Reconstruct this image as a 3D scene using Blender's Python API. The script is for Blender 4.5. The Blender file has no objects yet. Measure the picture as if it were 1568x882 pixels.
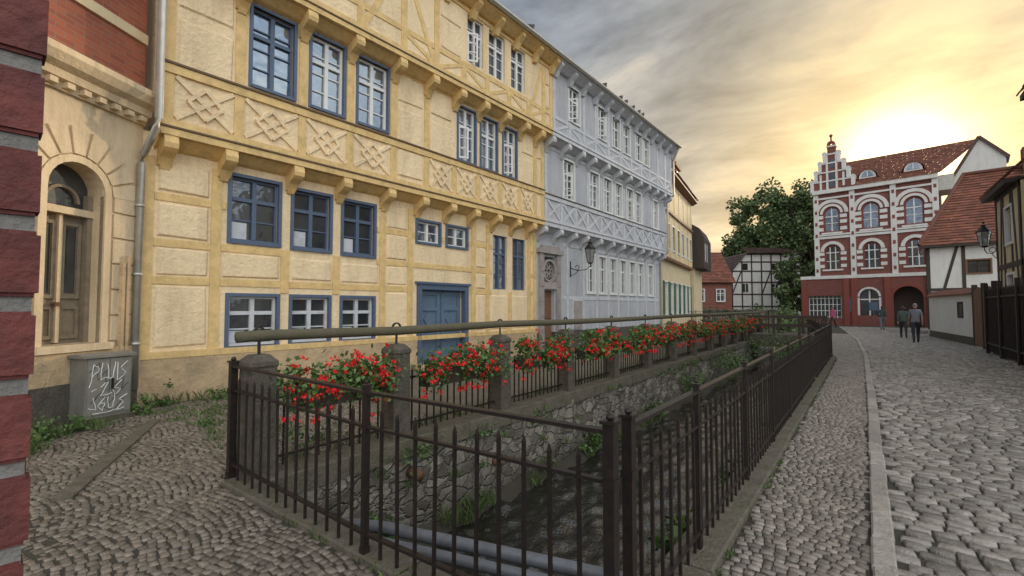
import bpy, bmesh, math, random
from mathutils import Vector, Matrix, noise
R = random.Random(11)
scene = bpy.context.scene
COL = scene.collection

# ------------------------------------------------------------------ materials
def new_mat(name):
    m = bpy.data.materials.new(name); m.use_nodes = True
    nt = m.node_tree
    return m, nt, nt.nodes['Principled BSDF']

def noise_node(nt, vec, scale, detail=5, rough=.6):
    n = nt.nodes.new('ShaderNodeTexNoise')
    n.inputs['Scale'].default_value = scale
    n.inputs['Detail'].default_value = detail
    n.inputs['Roughness'].default_value = rough
    nt.links.new(vec, n.inputs['Vector'])
    return n

def mixc(nt, fac, a, b, blend='MIX'):
    n = nt.nodes.new('ShaderNodeMix'); n.data_type = 'RGBA'; n.blend_type = blend
    for s, v in ((n.inputs[0], fac), (n.inputs[6], a), (n.inputs[7], b)):
        if hasattr(v, 'links'): nt.links.new(v, s)
        elif isinstance(v, (tuple, list)): s.default_value = (*v[:3], 1)
        else: s.default_value = v
    return n.outputs[2]

def ramp(nt, fac, p0, p1, c0=(0, 0, 0), c1=(1, 1, 1)):
    n = nt.nodes.new('ShaderNodeValToRGB')
    n.color_ramp.elements[0].position = p0; n.color_ramp.elements[1].position = p1
    n.color_ramp.elements[0].color = (*c0, 1); n.color_ramp.elements[1].color = (*c1, 1)
    nt.links.new(fac, n.inputs[0])
    return n.outputs[0]

def math_n(nt, op, a, b=None, c=None):
    n = nt.nodes.new('ShaderNodeMath'); n.operation = op
    for i, v in enumerate((a, b, c)):
        if v is None: continue
        if hasattr(v, 'links'): nt.links.new(v, n.inputs[i])
        else: n.inputs[i].default_value = v
    return n.outputs[0]

def basic(name, col, rough=.75, scale=3., amt=.15, dirt=None, dirt_amt=.0, bump=.0, bscale=40., bdist=.01, island=0., metal=0., spec=.5, streak=False):
    m, nt, p = new_mat(name)
    tc = nt.nodes.new('ShaderNodeTexCoord'); v = tc.outputs['Object']
    n1 = noise_node(nt, v, scale, 4, .65)
    c = mixc(nt, n1.outputs['Fac'], tuple(x*(1-amt*1.6) for x in col), tuple(min(1, x*(1+amt*1.6)) for x in col))
    if island:
        g = nt.nodes.new('ShaderNodeNewGeometry')
        k = math_n(nt, 'MULTIPLY_ADD', g.outputs['Random Per Island'], island*2, 1-island)
        hs = nt.nodes.new('ShaderNodeHueSaturation'); nt.links.new(c, hs.inputs['Color']); nt.links.new(k, hs.inputs['Value'])
        c = hs.outputs[0]
    if dirt:
        vv = v
        if streak:
            mp = nt.nodes.new('ShaderNodeMapping'); mp.inputs['Scale'].default_value = (1, 1, .18)
            nt.links.new(v, mp.inputs[0]); vv = mp.outputs[0]
        n2 = noise_node(nt, vv, scale*.8+.9, 6, .75)
        f = ramp(nt, n2.outputs['Fac'], .45, .75)
        f = math_n(nt, 'MULTIPLY', f, dirt_amt)
        c = mixc(nt, f, c, dirt)
    nt.links.new(c, p.inputs['Base Color'])
    p.inputs['Roughness'].default_value = rough
    p.inputs['Metallic'].default_value = metal
    p.inputs['Specular IOR Level'].default_value = spec
    if bump:
        n3 = noise_node(nt, v, bscale, 4, .6)
        b = nt.nodes.new('ShaderNodeBump'); b.inputs['Strength'].default_value = bump; b.inputs['Distance'].default_value = bdist
        nt.links.new(n3.outputs['Fac'], b.inputs['Height']); nt.links.new(b.outputs[0], p.inputs['Normal'])
    return m

M = {}
M['yplaster'] = basic('yellow_plaster', (.86, .67, .42), .85, 1.6, .10, (.48, .35, .21), .6, .8, 12, .04, streak=True)
M['ytimber'] = basic('yellow_timber', (.75, .52, .225), .7, 5, .14, (.34, .235, .10), .65, .6, 25, .012)
M['brownline'] = basic('brown_moulding', (.13, .075, .035), .6, 6, .2)
M['plinth'] = basic('plinth_plaster', (.54, .39, .23), .9, 2, .2, (.22, .18, .12), .8, .8, 12, .03)
M['blue'] = basic('blue_paint', (.085, .12, .19), .55, 8, .15)
M['bluedoor'] = basic('blue_door_paint', (.11, .165, .24), .5, 6, .18)
M['white'] = basic('white_paint', (.74, .74, .72), .55, 6, .06)
M['wplaster'] = basic('white_plaster', (.47, .48, .51), .85, 1.5, .10, (.26, .255, .26), .6, .7, 12, .035, streak=True)
M['wtimber'] = basic('white_timber', (.58, .59, .62), .7, 4, .08, (.30, .29, .29), .65, .5, 25, .012)
M['cwhite'] = basic('lime_render', (.70, .69, .66), .85, 2, .07, (.42, .38, .33), .45, .4, 14, .02, streak=True)
M['cream'] = basic('cream_stone', (.66, .52, .34), .8, 2, .14, (.27, .2, .12), .65, .7, 22, .015, streak=True)
M['creamlight'] = basic('cream_plaster', (.66, .54, .34), .85, 2, .1, (.35, .28, .2), .4, .4, 14, .02)
M['darkwood'] = basic('dark_wood', (.05, .035, .028), .7, 8, .2, None, 0, .5, 30)
M['brownwood'] = basic('brown_wood', (.20, .10, .05), .7, 8, .2, (.08, .05, .03), .5, .5, 30)
M['olddoor'] = basic('weathered_door_wood', (.24, .19, .13), .7, 8, .2, (.10, .07, .05), .6, .6, 30)
M['green'] = basic('green_shutter', (.05, .12, .07), .6, 6, .2)
M['iron'] = basic('wrought_iron', (.020, .017, .016), .45, 30, .3, (.075, .032, .018), .55, .5, 90, .003, metal=.3)
M['zinc'] = basic('zinc', (.50, .49, .44), .45, 8, .15, (.3, .25, .18), .5, metal=.5)
M['cabinet'] = basic('cabinet_grey', (.20, .195, .175), .6, 6, .15, (.09, .08, .06), .6)
M['stonepost'] = basic('stone_post', (.115, .098, .078), .9, 9, .35, (.04, .045, .02), .8, 1., 40, .025)
M['railwood'] = basic('rail_beam', (.11, .09, .06), .85, 9, .25, (.065, .09, .03), .85, .8, 40, .01)
M['coping'] = basic('coping', (.13, .112, .086), .9, 5, .3, (.05, .06, .022), .85, .9, 30, .025)
M['kerb'] = basic('kerb_stone', (.32, .29, .255), .55, 10, .3, (.13, .115, .09), .7, 1., 45, .015, island=.22)
M['sett'] = basic('sett_stone', (.27, .245, .215), .30, 14, .3, (.085, .073, .06), .55, 1., 40, .015, island=.42, spec=.7)
M['smallsett'] = basic('small_sett', (.20, .17, .14), .36, 18, .3, (.08, .065, .045), .6, .9, 70, .008, island=.40)
M['pavesett'] = basic('pavement_sett', (.235, .205, .175), .32, 18, .3, (.09, .075, .055), .55, .9, 70, .008, island=.40, spec=.65)
M['ground'] = basic('ground_soil', (.055, .047, .036), .95, 4, .3, (.04, .05, .02), .7, .9, 40, .02)
M['yard'] = basic('yard', (.15, .13, .10), .95, 3, .3, (.08, .09, .04), .6, .8, 30, .02)
M['pipe'] = basic('pipe_grey', (.14, .15, .17), .45, 10, .2, (.06, .05, .035), .5)
M['rust'] = basic('rust_pipe', (.13, .065, .035), .85, 10, .3)
M['leaf'] = basic('leaf', (.07, .13, .03), .55, 1.5, .35, island=.5)
M['grass'] = basic('grass', (.075, .115, .032), .7, 2, .35, island=.5)
M['treeleaf'] = basic('tree_leaf', (.10, .145, .05), .65, .5, .45, island=.5)
M['petal'] = basic('petal', (.74, .016, .018), .6, 8, .2, island=.4)
M['bark'] = basic('bark', (.08, .06, .045), .9, 10, .3, None, 0, .8, 20)
M['rooftile'] = basic('roof_tile', (.21, .075, .045), .75, 3, .3, (.09, .05, .04), .7, .6, 18, .03, island=.3)
M['roofdark'] = basic('roof_dark', (.10, .06, .05), .75, 3, .3, (.05, .04, .035), .6, .6, 18, .03, island=.3)
M['planter'] = basic('planter', (.05, .035, .025), .8)
M['redbrickplain'] = basic('red_paint', (.22, .055, .04), .7, 5, .2)
M['brickA'] = basic('brick_clay', (.14, .036, .031), .8, 22, .4, (.055, .02, .02), .8, 1., 70, .005, island=.2)
M['mortar'] = basic('mortar_joint', (.20, .19, .18), .95, 40, .3, None, 0, 1., 120, .005)
M['graffiti'] = basic('graffiti_paint', (.7, .72, .7), .6)
M['bird'] = basic('pigeon', (.05, .05, .06), .7)
M['skin'] = basic('skin', (.45, .27, .2), .6); M['hair'] = basic('hair', (.25, .23, .21), .8); M['hair2'] = basic('hair_brown', (.06, .04, .03), .8)
M['shirtg'] = basic('shirt_grey', (.20, .20, .23), .9, 10, .1); M['trous'] = basic('trousers', (.035, .035, .045), .9)
M['shirtb'] = basic('jacket_dark', (.07, .10, .09), .9, 10, .1); M['pink'] = basic('pink_cloth', (.5, .1, .22), .9); M['shoe'] = basic('shoe', (.02, .02, .02), .7)

def glass(name, base, mixf, light=0.0, tint=(.70, .84, 1)):
    m, nt, p = new_mat(name)
    g = nt.nodes.new('ShaderNodeBsdfGlossy'); g.inputs['Roughness'].default_value = .04; g.inputs['Color'].default_value = (*tint, 1)
    tc = nt.nodes.new('ShaderNodeTexCoord')
    n = noise_node(nt, tc.outputs['Object'], 1.3, 3)
    c = mixc(nt, ramp(nt, n.outputs['Fac'], .4, .62), base, tuple(min(1, b*1.0+light) for b in base))
    nt.links.new(c, p.inputs['Base Color']); p.inputs['Roughness'].default_value = .3
    bn = noise_node(nt, tc.outputs['Object'], 2.5, 2)
    b = nt.nodes.new('ShaderNodeBump'); b.inputs['Strength'].default_value = .35; b.inputs['Distance'].default_value = .03
    nt.links.new(bn.outputs['Fac'], b.inputs['Height']); nt.links.new(b.outputs[0], g.inputs['Normal'])
    mx = nt.nodes.new('ShaderNodeMixShader'); mx.inputs[0].default_value = mixf
    nt.links.new(p.outputs[0], mx.inputs[1]); nt.links.new(g.outputs[0], mx.inputs[2])
    nt.links.new(mx.outputs[0], nt.nodes['Material Output'].inputs['Surface'])
    return m
M['glassdark'] = glass('window_glass_dark', (.012, .014, .018), .08, .03)
M['glass'] = glass('window_glass', (.03, .035, .045), .25, .06)
M['lampglass'] = glass('lamp_glass', (.3, .3, .28), .3)

def brick_mat(name, w, c1, c2, cm, sc=1.0):
    m, nt, p = new_mat(name)
    tc = nt.nodes.new('ShaderNodeTexCoord'); sp = nt.nodes.new('ShaderNodeSeparateXYZ')
    nt.links.new(tc.outputs['Object'], sp.inputs[0])
    a = math_n(nt, 'MULTIPLY', sp.outputs[0], w[0]); s = math_n(nt, 'MULTIPLY_ADD', sp.outputs[1], w[1], a)
    cb = nt.nodes.new('ShaderNodeCombineXYZ'); nt.links.new(s, cb.inputs[0]); nt.links.new(sp.outputs[2], cb.inputs[1])
    b = nt.nodes.new('ShaderNodeTexBrick'); nt.links.new(cb.outputs[0], b.inputs['Vector'])
    b.inputs['Color1'].default_value = (*c1, 1); b.inputs['Color2'].default_value = (*c2, 1); b.inputs['Mortar'].default_value = (*cm, 1)
    b.inputs['Scale'].default_value = 1; b.inputs['Brick Width'].default_value = .25*sc; b.inputs['Row Height'].default_value = .077*sc
    b.inputs['Mortar Size'].default_value = .007*sc; b.inputs['Bias'].default_value = 0
    n = noise_node(nt, tc.outputs['Object'], 2.5, 6)
    c = mixc(nt, .6, b.outputs['Color'], mixc(nt, n.outputs['Fac'], (.3, .3, .3), (1, 1, 1)), 'MULTIPLY')
    c = mixc(nt, 1.0, c, (1.45, 1.45, 1.45), 'MULTIPLY')
    nt.links.new(c, p.inputs['Base Color']); p.inputs['Roughness'].default_value = .8
    bp = nt.nodes.new('ShaderNodeBump'); bp.inputs['Strength'].default_value = .6; bp.inputs['Distance'].default_value = .008
    inv = math_n(nt, 'SUBTRACT', 1, b.outputs['Fac']); nt.links.new(inv, bp.inputs['Height']); nt.links.new(bp.outputs[0], p.inputs['Normal'])
    return m

def stonewall_mat():
    m, nt, p = new_mat('rubble_stone')
    tc = nt.nodes.new('ShaderNodeTexCoord')
    mp = nt.nodes.new('ShaderNodeMapping'); mp.inputs['Scale'].default_value = (1, 1, 1.5); nt.links.new(tc.outputs['Object'], mp.inputs[0])
    nz = noise_node(nt, mp.outputs[0], 4, 3)
    vv = mixc(nt, .18, mp.outputs[0], nz.outputs['Color'])
    v1 = nt.nodes.new('ShaderNodeTexVoronoi'); v1.inputs['Scale'].default_value = 5.2; nt.links.new(vv, v1.inputs['Vector'])
    v2 = nt.nodes.new('ShaderNodeTexVoronoi'); v2.feature = 'DISTANCE_TO_EDGE'; v2.inputs['Scale'].default_value = 5.2; nt.links.new(vv, v2.inputs['Vector'])
    bw = nt.nodes.new('ShaderNodeRGBToBW'); nt.links.new(v1.outputs['Color'], bw.inputs[0])
    stone = ramp(nt, bw.outputs[0], .2, .85, (.13, .112, .092), (.36, .325, .275))
    n = noise_node(nt, tc.outputs['Object'], 14, 6, .7)
    stone = mixc(nt, .85, stone, mixc(nt, n.outputs['Fac'], (.15, .15, .15), (1.6, 1.6, 1.58)), 'MULTIPLY')
    edge = ramp(nt, v2.outputs['Distance'], .0, .10)
    n4 = noise_node(nt, tc.outputs['Object'], 1.6, 5, .7)
    joint = mixc(nt, ramp(nt, n4.outputs['Fac'], .38, .52), (.08, .068, .052), (.27, .25, .215))
    c = mixc(nt, edge, joint, stone)
    sp = nt.nodes.new('ShaderNodeSeparateXYZ'); nt.links.new(tc.outputs['Object'], sp.inputs[0])
    n2 = noise_node(nt, tc.outputs['Object'], 2.2, 7, .75)
    mz = nt.nodes.new('ShaderNodeMapRange'); mz.inputs[1].default_value = -.5; mz.inputs[2].default_value = .1; nt.links.new(sp.outputs[2], mz.inputs[0])
    mo = math_n(nt, 'MULTIPLY_ADD', mz.outputs[0], .16, n2.outputs['Fac'])
    c = mixc(nt, math_n(nt, 'MULTIPLY', ramp(nt, mo, .60, .73), .8), c, (.055, .065, .022))
    mw = nt.nodes.new('ShaderNodeMapRange'); mw.inputs[1].default_value = -1.3; mw.inputs[2].default_value = -.75; nt.links.new(sp.outputs[2], mw.inputs[0])
    c = mixc(nt, mw.outputs[0], (.035, .032, .022), c)
    nt.links.new(c, p.inputs['Base Color']); p.inputs['Roughness'].default_value = .85
    h = math_n(nt, 'MULTIPLY_ADD', n.outputs['Fac'], .8, edge)
    bp = nt.nodes.new('ShaderNodeBump'); bp.inputs['Strength'].default_value = 1; bp.inputs['Distance'].default_value = .045
    nt.links.new(h, bp.inputs['Height']); nt.links.new(bp.outputs[0], p.inputs['Normal'])
    return m
M['rubble'] = stonewall_mat()

def water_mat():
    m, nt, p = new_mat('canal_water')
    tc = nt.nodes.new('ShaderNodeTexCoord')
    n2 = noise_node(nt, tc.outputs['Object'], 30, 3, .5)
    p.inputs['Base Color'].default_value = (.014, .013, .010, 1)
    p.inputs['Roughness'].default_value = .03; p.inputs['IOR'].default_value = 1.6; p.inputs['Specular IOR Level'].default_value = 1.0
    bp = nt.nodes.new('ShaderNodeBump'); bp.inputs['Strength'].default_value = .6; bp.inputs['Distance'].default_value = .03
    nt.links.new(n2.outputs['Fac'], bp.inputs['Height']); nt.links.new(bp.outputs[0], p.inputs['Normal'])
    return m
M['water'] = water_mat()

# ------------------------------------------------------------------ mesh tools
class Frame:
    def __init__(s, ox, oy, wx, wy, nx, ny):
        s.o = Vector((ox, oy, 0)); s.w = Vector((wx, wy, 0)).normalized(); s.n = Vector((nx, ny, 0)).normalized()
    def p(s, a, o, z): return s.o + s.w*a + s.n*o + Vector((0, 0, z))
W = Frame(0, 0, 1, 0, 0, 1)   # world frame: s=X, o=Y

class MB:
    def __init__(s): s.v = []; s.f = []
    def quad(s, *ps):
        i = len(s.v); s.v += [tuple(p) for p in ps]; s.f.append(tuple(range(i, i+len(ps))))
    def hexa(s, b, t):
        i = len(s.v); n = len(b); s.v += [tuple(p) for p in b] + [tuple(p) for p in t]
        s.f.append(tuple(i+k for k in range(n))[::-1]); s.f.append(tuple(i+n+k for k in range(n)))
        for k in range(n):
            j = (k+1) % n; s.f.append((i+k, i+j, i+n+j, i+n+k))
    def box(s, F, s0, s1, o0, o1, z0, z1):
        s.hexa([F.p(s0, o0, z0), F.p(s1, o0, z0), F.p(s1, o1, z0), F.p(s0, o1, z0)], [F.p(s0, o0, z1), F.p(s1, o0, z1), F.p(s1, o1, z1), F.p(s0, o1, z1)])
    def prism(s, F, prof, s0, s1):      # profile (o,z)
        s.hexa([F.p(s0, o, z) for o, z in prof], [F.p(s1, o, z) for o, z in prof])
    def plate(s, F, pts, o0, o1):       # pts (s,z)
        s.hexa([F.p(a, o0, z) for a, z in pts], [F.p(a, o1, z) for a, z in pts])
    def dbox(s, F, a, b, w, o0, o1):
        dx, dz = b[0]-a[0], b[1]-a[1]; l = math.hypot(dx, dz); px, pz = -dz/l*w/2, dx/l*w/2
        s.plate(F, [(a[0]+px, a[1]+pz), (a[0]-px, a[1]-pz), (b[0]-px, b[1]-pz), (b[0]+px, b[1]+pz)], o0, o1)
    def tube(s, pts, r, n=8, caps=True):
        pts = [Vector(p) for p in pts]; rs = r if isinstance(r, (list, tuple)) else [r]*len(pts)
        base = len(s.v)
        for k, p in enumerate(pts):
            d = (pts[min(k+1, len(pts)-1)]-pts[max(k-1, 0)]).normalized()
            up = Vector((0, 0, 1)) if abs(d.z) < .9 else Vector((1, 0, 0))
            u = d.cross(up).normalized(); v = d.cross(u)
            for j in range(n):
                a = 2*math.pi*j/n+math.pi/n; s.v.append(tuple(p+(u*math.cos(a)+v*math.sin(a))*rs[k]))
        for k in range(len(pts)-1):
            for j in range(n):
                j2 = (j+1) % n; s.f.append((base+k*n+j, base+k*n+j2, base+(k+1)*n+j2, base+(k+1)*n+j))
        if caps:
            s.f.append(tuple(base+j for j in range(n))); s.f.append(tuple(base+(len(pts)-1)*n+j for j in range(n))[::-1])
    def ball(s, c, r, n=8, m=6, sc=(1, 1, 1)):
        base = len(s.v); c = Vector(c)
        for i in range(1, m):
            t = math.pi*i/m
            for j in range(n):
                a = 2*math.pi*j/n; s.v.append((c.x+r*sc[0]*math.sin(t)*math.cos(a), c.y+r*sc[1]*math.sin(t)*math.sin(a), c.z+r*sc[2]*math.cos(t)))
        s.v.append((c.x, c.y, c.z+r*sc[2])); s.v.append((c.x, c.y, c.z-r*sc[2])); T = base+(m-1)*n
        for i in range(m-2):
            for j in range(n): s.f.append((base+i*n+j, base+i*n+(j+1) % n, base+(i+1)*n+(j+1) % n, base+(i+1)*n+j))
        for j in range(n):
            s.f.append((T, base+(j+1) % n, base+j)); s.f.append((T+1, base+(m-2)*n+j, base+(m-2)*n+(j+1) % n))
    def leaf(s, c, size, rnd=R, flat=0):
        c = Vector(c); d = Vector((rnd.gauss(0, 1), rnd.gauss(0, 1), rnd.gauss(0, 1)*(1-flat))).normalized()
        e = d.cross(Vector((rnd.gauss(0, 1), rnd.gauss(0, 1), rnd.gauss(0, 1)))).normalized()
        a = size*rnd.uniform(.6, 1.3)
        s.quad(c-d*a*.5, c+e*a*.38, c+d*a*.5, c-e*a*.38)
    def wall(s, F, s0, s1, z0, z1, o0, o1, holes):
        ss = sorted(set([s0, s1]+[min(max(h[k], s0), s1) for h in holes for k in (0, 1)]))
        for a, b in zip(ss, ss[1:]):
            if b-a < 1e-5: continue
            mid = (a+b)/2; hs = sorted([(h[2], h[3]) for h in holes if h[0] < mid < h[1]])
            z = z0
            for h0, h1 in hs:
                h0 = max(h0, z0); h1 = min(h1, z1)
                if h1 <= z: continue
                if h0 > z: s.box(F, a, b, o0, o1, z, h0)
                z = max(z, h1)
            if z < z1: s.box(F, a, b, o0, o1, z, z1)
    def arch(s, F, sc, zs, r, ztop, o0, o1, n=10):   # spandrel fill above semicircle
        for k in range(n):
            a0 = math.pi*k/n; a1 = math.pi*(k+1)/n
            p0 = (sc-r*math.cos(a0), zs+r*math.sin(a0)); p1 = (sc-r*math.cos(a1), zs+r*math.sin(a1))
            s.plate(F, [p0, p1, (p1[0], ztop), (p0[0], ztop)], o0, o1)
    def ring(s, F, sc, zs, r0, r1, o0, o1, n=12, a_0=0, a_1=math.pi):
        for k in range(n):
            a0 = a_0+(a_1-a_0)*k/n; a1 = a_0+(a_1-a_0)*(k+1)/n
            P = lambda r, a: (sc-r*math.cos(a), zs+r*math.sin(a))
            s.plate(F, [P(r0, a0), P(r0, a1), P(r1, a1), P(r1, a0)], o0, o1)
    def roofplane(s, e0, e1, r1, r0, rows=18, cols=1, lift=.05):
        e0, e1, r0, r1 = map(Vector, (e0, e1, r0, r1))
        nn = (e1-e0).cross(r0-e0).normalized()
        if nn.z < 0: nn = -nn
        for k in range(rows):
            a = k/rows; b = (k+1)/rows
            A = e0.lerp(r0, a); B = e1.lerp(r1, a); C = e1.lerp(r1, b); D = e0.lerp(r0, b)
            m = max(1, int((B-A).length/.35)) if cols else 1
            for j in range(m):
                t0 = j/m; t1 = (j+1)/m; q = lift*R.uniform(.7, 1.2)
                a0 = A.lerp(B, t0); a1 = A.lerp(B, t1); d0 = D.lerp(C, t0); d1 = D.lerp(C, t1)
                s.quad(a0+nn*q, a1+nn*q, d1+nn*.005, d0+nn*.005)
                s.quad(a0, a1, a1+nn*q, a0+nn*q)
    def mesh(s, name, mat, smooth=False, fix=True):
        me = bpy.data.meshes.new(name); me.from_pydata(s.v, [], s.f); me.update()
        if fix:
            bm = bmesh.new(); bm.from_mesh(me); bmesh.ops.recalc_face_normals(bm, faces=bm.faces); bm.to_mesh(me); bm.free()
        if smooth: me.polygons.foreach_set('use_smooth', [True]*len(me.polygons))
        me.materials.append(mat)
        ob = bpy.data.objects.new(name, me); COL.objects.link(ob); return ob

class Group:
    def __init__(s, name, smooth=()):
        s.name = name; s.b = {}; s.sm = smooth
    def __getitem__(s, k):
        if k not in s.b: s.b[k] = MB()
        return s.b[k]
    def finish(s, names={}):
        e = bpy.data.objects.new(s.name, None); COL.objects.link(e)
        for k, b in s.b.items():
            if not b.v: continue
            ob = b.mesh(names.get(k, k+'_part'), M[k], smooth=k in s.sm); ob.parent = e
        return e

def window(G, F, s0, s1, z0, z1, o, trim='blue', sash='white', gl='glass', rows=3, cross=True, t=.075, depth=.12):
    if trim:
        b = G[trim]
        b.box(F, s0-t, s0+.003, o-.05, o+.03, z0-t, z1+t); b.box(F, s1-.003, s1+t, o-.05, o+.03, z0-t, z1+t)
        b.box(F, s0, s1, o-.05, o+.027, z1, z1+t); b.box(F, s0, s1, o-.05, o+.05, z0-t, z0)
    g = G[gl]; g.box(F, s0-.01, s1+.01, o-depth-.01, o-depth, z0-.01, z1+.01)
    S = G[sash]; f = .045; oo0, oo1 = o-depth-.005, o-depth+.05
    S.box(F, s0, s0+f, oo0, oo1, z0, z1); S.box(F, s1-f, s1, oo0, oo1, z0, z1)
    S.box(F, s0+f, s1-f, oo0, oo1-.002, z0, z0+f); S.box(F, s0+f, s1-f, oo0, oo1-.002, z1-f, z1)
    m = (s0+s1)/2; S.box(F, m-.04, m+.04, oo0, oo1+.01, z0+f, z1-f)
    if cross:
        zc = z0+(z1-z0)*.66; S.box(F, s0+f, m-.04, oo0, oo1+.007, zc-.035, zc+.035); S.box(F, m+.04, s1-f, oo0, oo1+.007, zc-.035, zc+.035)
    for k in range(1, rows):
        zz = z0+(z1-z0)*k/rows
        if cross and abs(zz-(z0+(z1-z0)*.66)) < .08: continue
        S.box(F, s0+f, m-.04, oo0, oo1-.02, zz-.013, zz+.013); S.box(F, m+.04, s1-f, oo0, oo1-.02, zz-.013, zz+.013)
def open_sash(G, F, s, z0, z1, o, sash='white', ang=70, wd=.36, side=1):
    a = math.radians(ang); ds, do = math.cos(a)*side, math.sin(a)
    F2 = Frame(*F.p(s, o, 0)[:2], *(F.w*ds+F.n*do)[:2], *(F.n*ds-F.w*do)[:2])
    S = G[sash]
    S.box(F2, 0, .045, -.02, .02, z0, z1); S.box(F2, wd-.045, wd, -.02, .02, z0, z1)
    for k in range(4):
        z = z0+(z1-z0-.045)*k/3; S.box(F2, .045, wd-.045, -.018, .018, z, z+(.045 if k in (0, 3) else .025))

# ------------------------------------------------------------------ ground / canal
LW = -4.30; RW = -1.00; Y0 = 1.98; YB = 17.5; YE = 31.0; RE = -2.75
g = MB(); B = 700
g.quad((-B, Y0, 0), (LW, Y0, 0), (LW, YE, 0), (-B, YE, 0))
g.quad((RW, Y0, 0), (B, Y0, 0), (B, YE, 0), (RE, YE, 0), (RW, YB, 0))
g.quad((-B, -B, 0), (B, -B, 0), (B, Y0, 0), (RW, Y0, 0), (LW, Y0, 0), (-B, Y0, 0))
g.quad((-B, YE, 0), (LW, YE, 0), (RE, YE, 0), (B, YE, 0), (B, B*1.5, 0), (-B, B*1.5, 0))
g.mesh('ground', M['ground'], fix=False)
# rippled flowing water as real waves
w = MB(); nx = 80; ys = []
y = Y0-.3
while y < YE+.2: ys.append(y); y += .04 if y < 8 else (.07 if y < 16 else .15)
for y in ys:
    for i in range(nx+1):
        x = LW-.1+(RW-LW+.2)*i/nx
        z = noise.noise(Vector((x*4.5, y*2.8, 0)))*.055+noise.noise(Vector((x*11, y*7, 4)))*.034+noise.noise(Vector((x*1.7, y*.8, 9)))*.03
        w.v.append((x, y, -1.18+z))
for j in range(len(ys)-1):
    for i in range(nx):
        a = j*(nx+1)+i; w.f.append((a, a+1, a+nx+2, a+nx+1))
w.mesh('canal_water', M['water'], True)
def rub(name, pts, z0, z1, th):
    b = MB()
    for (x0, y0), (x1, y1) in zip(pts, pts[1:]):
        d = Vector((x1-x0, y1-y0, 0)); l = d.length; F = Frame(x0, y0, d.x, d.y, -d.y, d.x)
        n = max(1, int(l/.16)); m = 11
        base = len(b.v)
        for i in range(n+1):
            for j in range(m+1):
                z = z0+(z1-z0)*j/m; s_ = l*i/n
                q = F.p(s_, 0, z); o = noise.noise(q*2.3)*.06+noise.noise(q*6)*.05
                b.v.append(tuple(F.p(s_, o*(0 if j == m else 1), z)))
        for i in range(n):
            for j in range(m):
                a = base+i*(m+1)+j; b.f.append((a, a+m+1, a+m+2, a+1))
    return b.mesh(name, M['rubble'], smooth=True)
rub('canal_wall', [(LW, Y0), (LW, YE)], -1.5, .03, .3)
rub('canal_wall', [(RE, YE), (RW, YB), (RW, Y0)], -1.5, .03, .3)
rub('canal_wall', [(RW, Y0), (LW, Y0)], -1.5, .03, .3)
rub('canal_wall', [(LW, YE), (RE, YE)], -1.5, .03, .3)
b = MB()
nx, ny = 8, 140
for i in range(nx+1):
    for j in range(ny+1):
        y = Y0+(YE-Y0)*j/ny; x = LW+(.4+.3*noise.noise(Vector((0, y*.5, 0))))*i/nx
        z = -1.05-.30*i/nx+noise.noise(Vector((x*3, y*2, 0)))*.08+noise.noise(Vector((x*9, y*9, 3)))*.05
        b.v.append((x, y, z))
for i in range(nx):
    for j in range(ny):
        a = i*(ny+1)+j; b.f.append((a, a+ny+1, a+ny+2, a+1))
b.mesh('canal_bank', M['ground'], True)
b = MB()
for k in range(22):
    x = R.choice([R.uniform(LW+.3, LW+.8), R.uniform(RW-.3, RW-.12)]); y = R.uniform(3.6, 16); r = R.uniform(.05, .13)
    b.ball((x, y, -1.22), r, 8, 6, (1, R.uniform(.7, 1.3), .6))
b.mesh('canal_boulders', M['ground'], True)
def strip(name, pts, w0, w1, z, seg, mat, jit=.006):
    b = MB()
    for (x0, y0), (x1, y1) in zip(pts, pts[1:]):
        d = Vector((x1-x0, y1-y0, 0)); l = d.length; F = Frame(x0, y0, d.x, d.y, d.y, -d.x)
        n = max(1, int(l/seg))
        for i in range(n):
            j = R.uniform(-jit, jit); a, c = l*i/n+.006, l*(i+1)/n-.006; zt = z+R.uniform(-.006, .006); e = .012
            b.hexa([F.p(a, w0+j, -.14), F.p(c, w0+j, -.14), F.p(c, w1+j, -.14), F.p(a, w1+j, -.14)], [F.p(a, w0+j, zt-e), F.p(c, w0+j, zt-e), F.p(c, w1+j, zt-e), F.p(a, w1+j, zt-e)])
            b.hexa([F.p(a, w0+j, zt-e), F.p(c, w0+j, zt-e), F.p(c, w1+j, zt-e), F.p(a, w1+j, zt-e)], [F.p(a+e, w0+j+e, zt), F.p(c-e, w0+j+e, zt), F.p(c-e, w1+j-e, zt), F.p(a+e, w1+j-e, zt)])
    return b.mesh(name, mat)
strip('canal_coping', [(RW, Y0-.19), (RW, YB), (RE, YE)], -.03, .25, .06, 1.1, M['coping'])
strip('canal_coping', [(LW, Y0-.05), (LW, YE)], -.36, .04, .06, .9, M['coping'])
strip('canal_coping', [(LW-.35, Y0), (RW+.0, Y0)], -.02, .20, .045, 1.0, M['coping'])
strip('kerb', [(.0, -1), (-.02, 11), (-.09, 19), (-.4, 28), (-1.75, 46)], 0, .125, .04, .46, M['kerb'])

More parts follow.
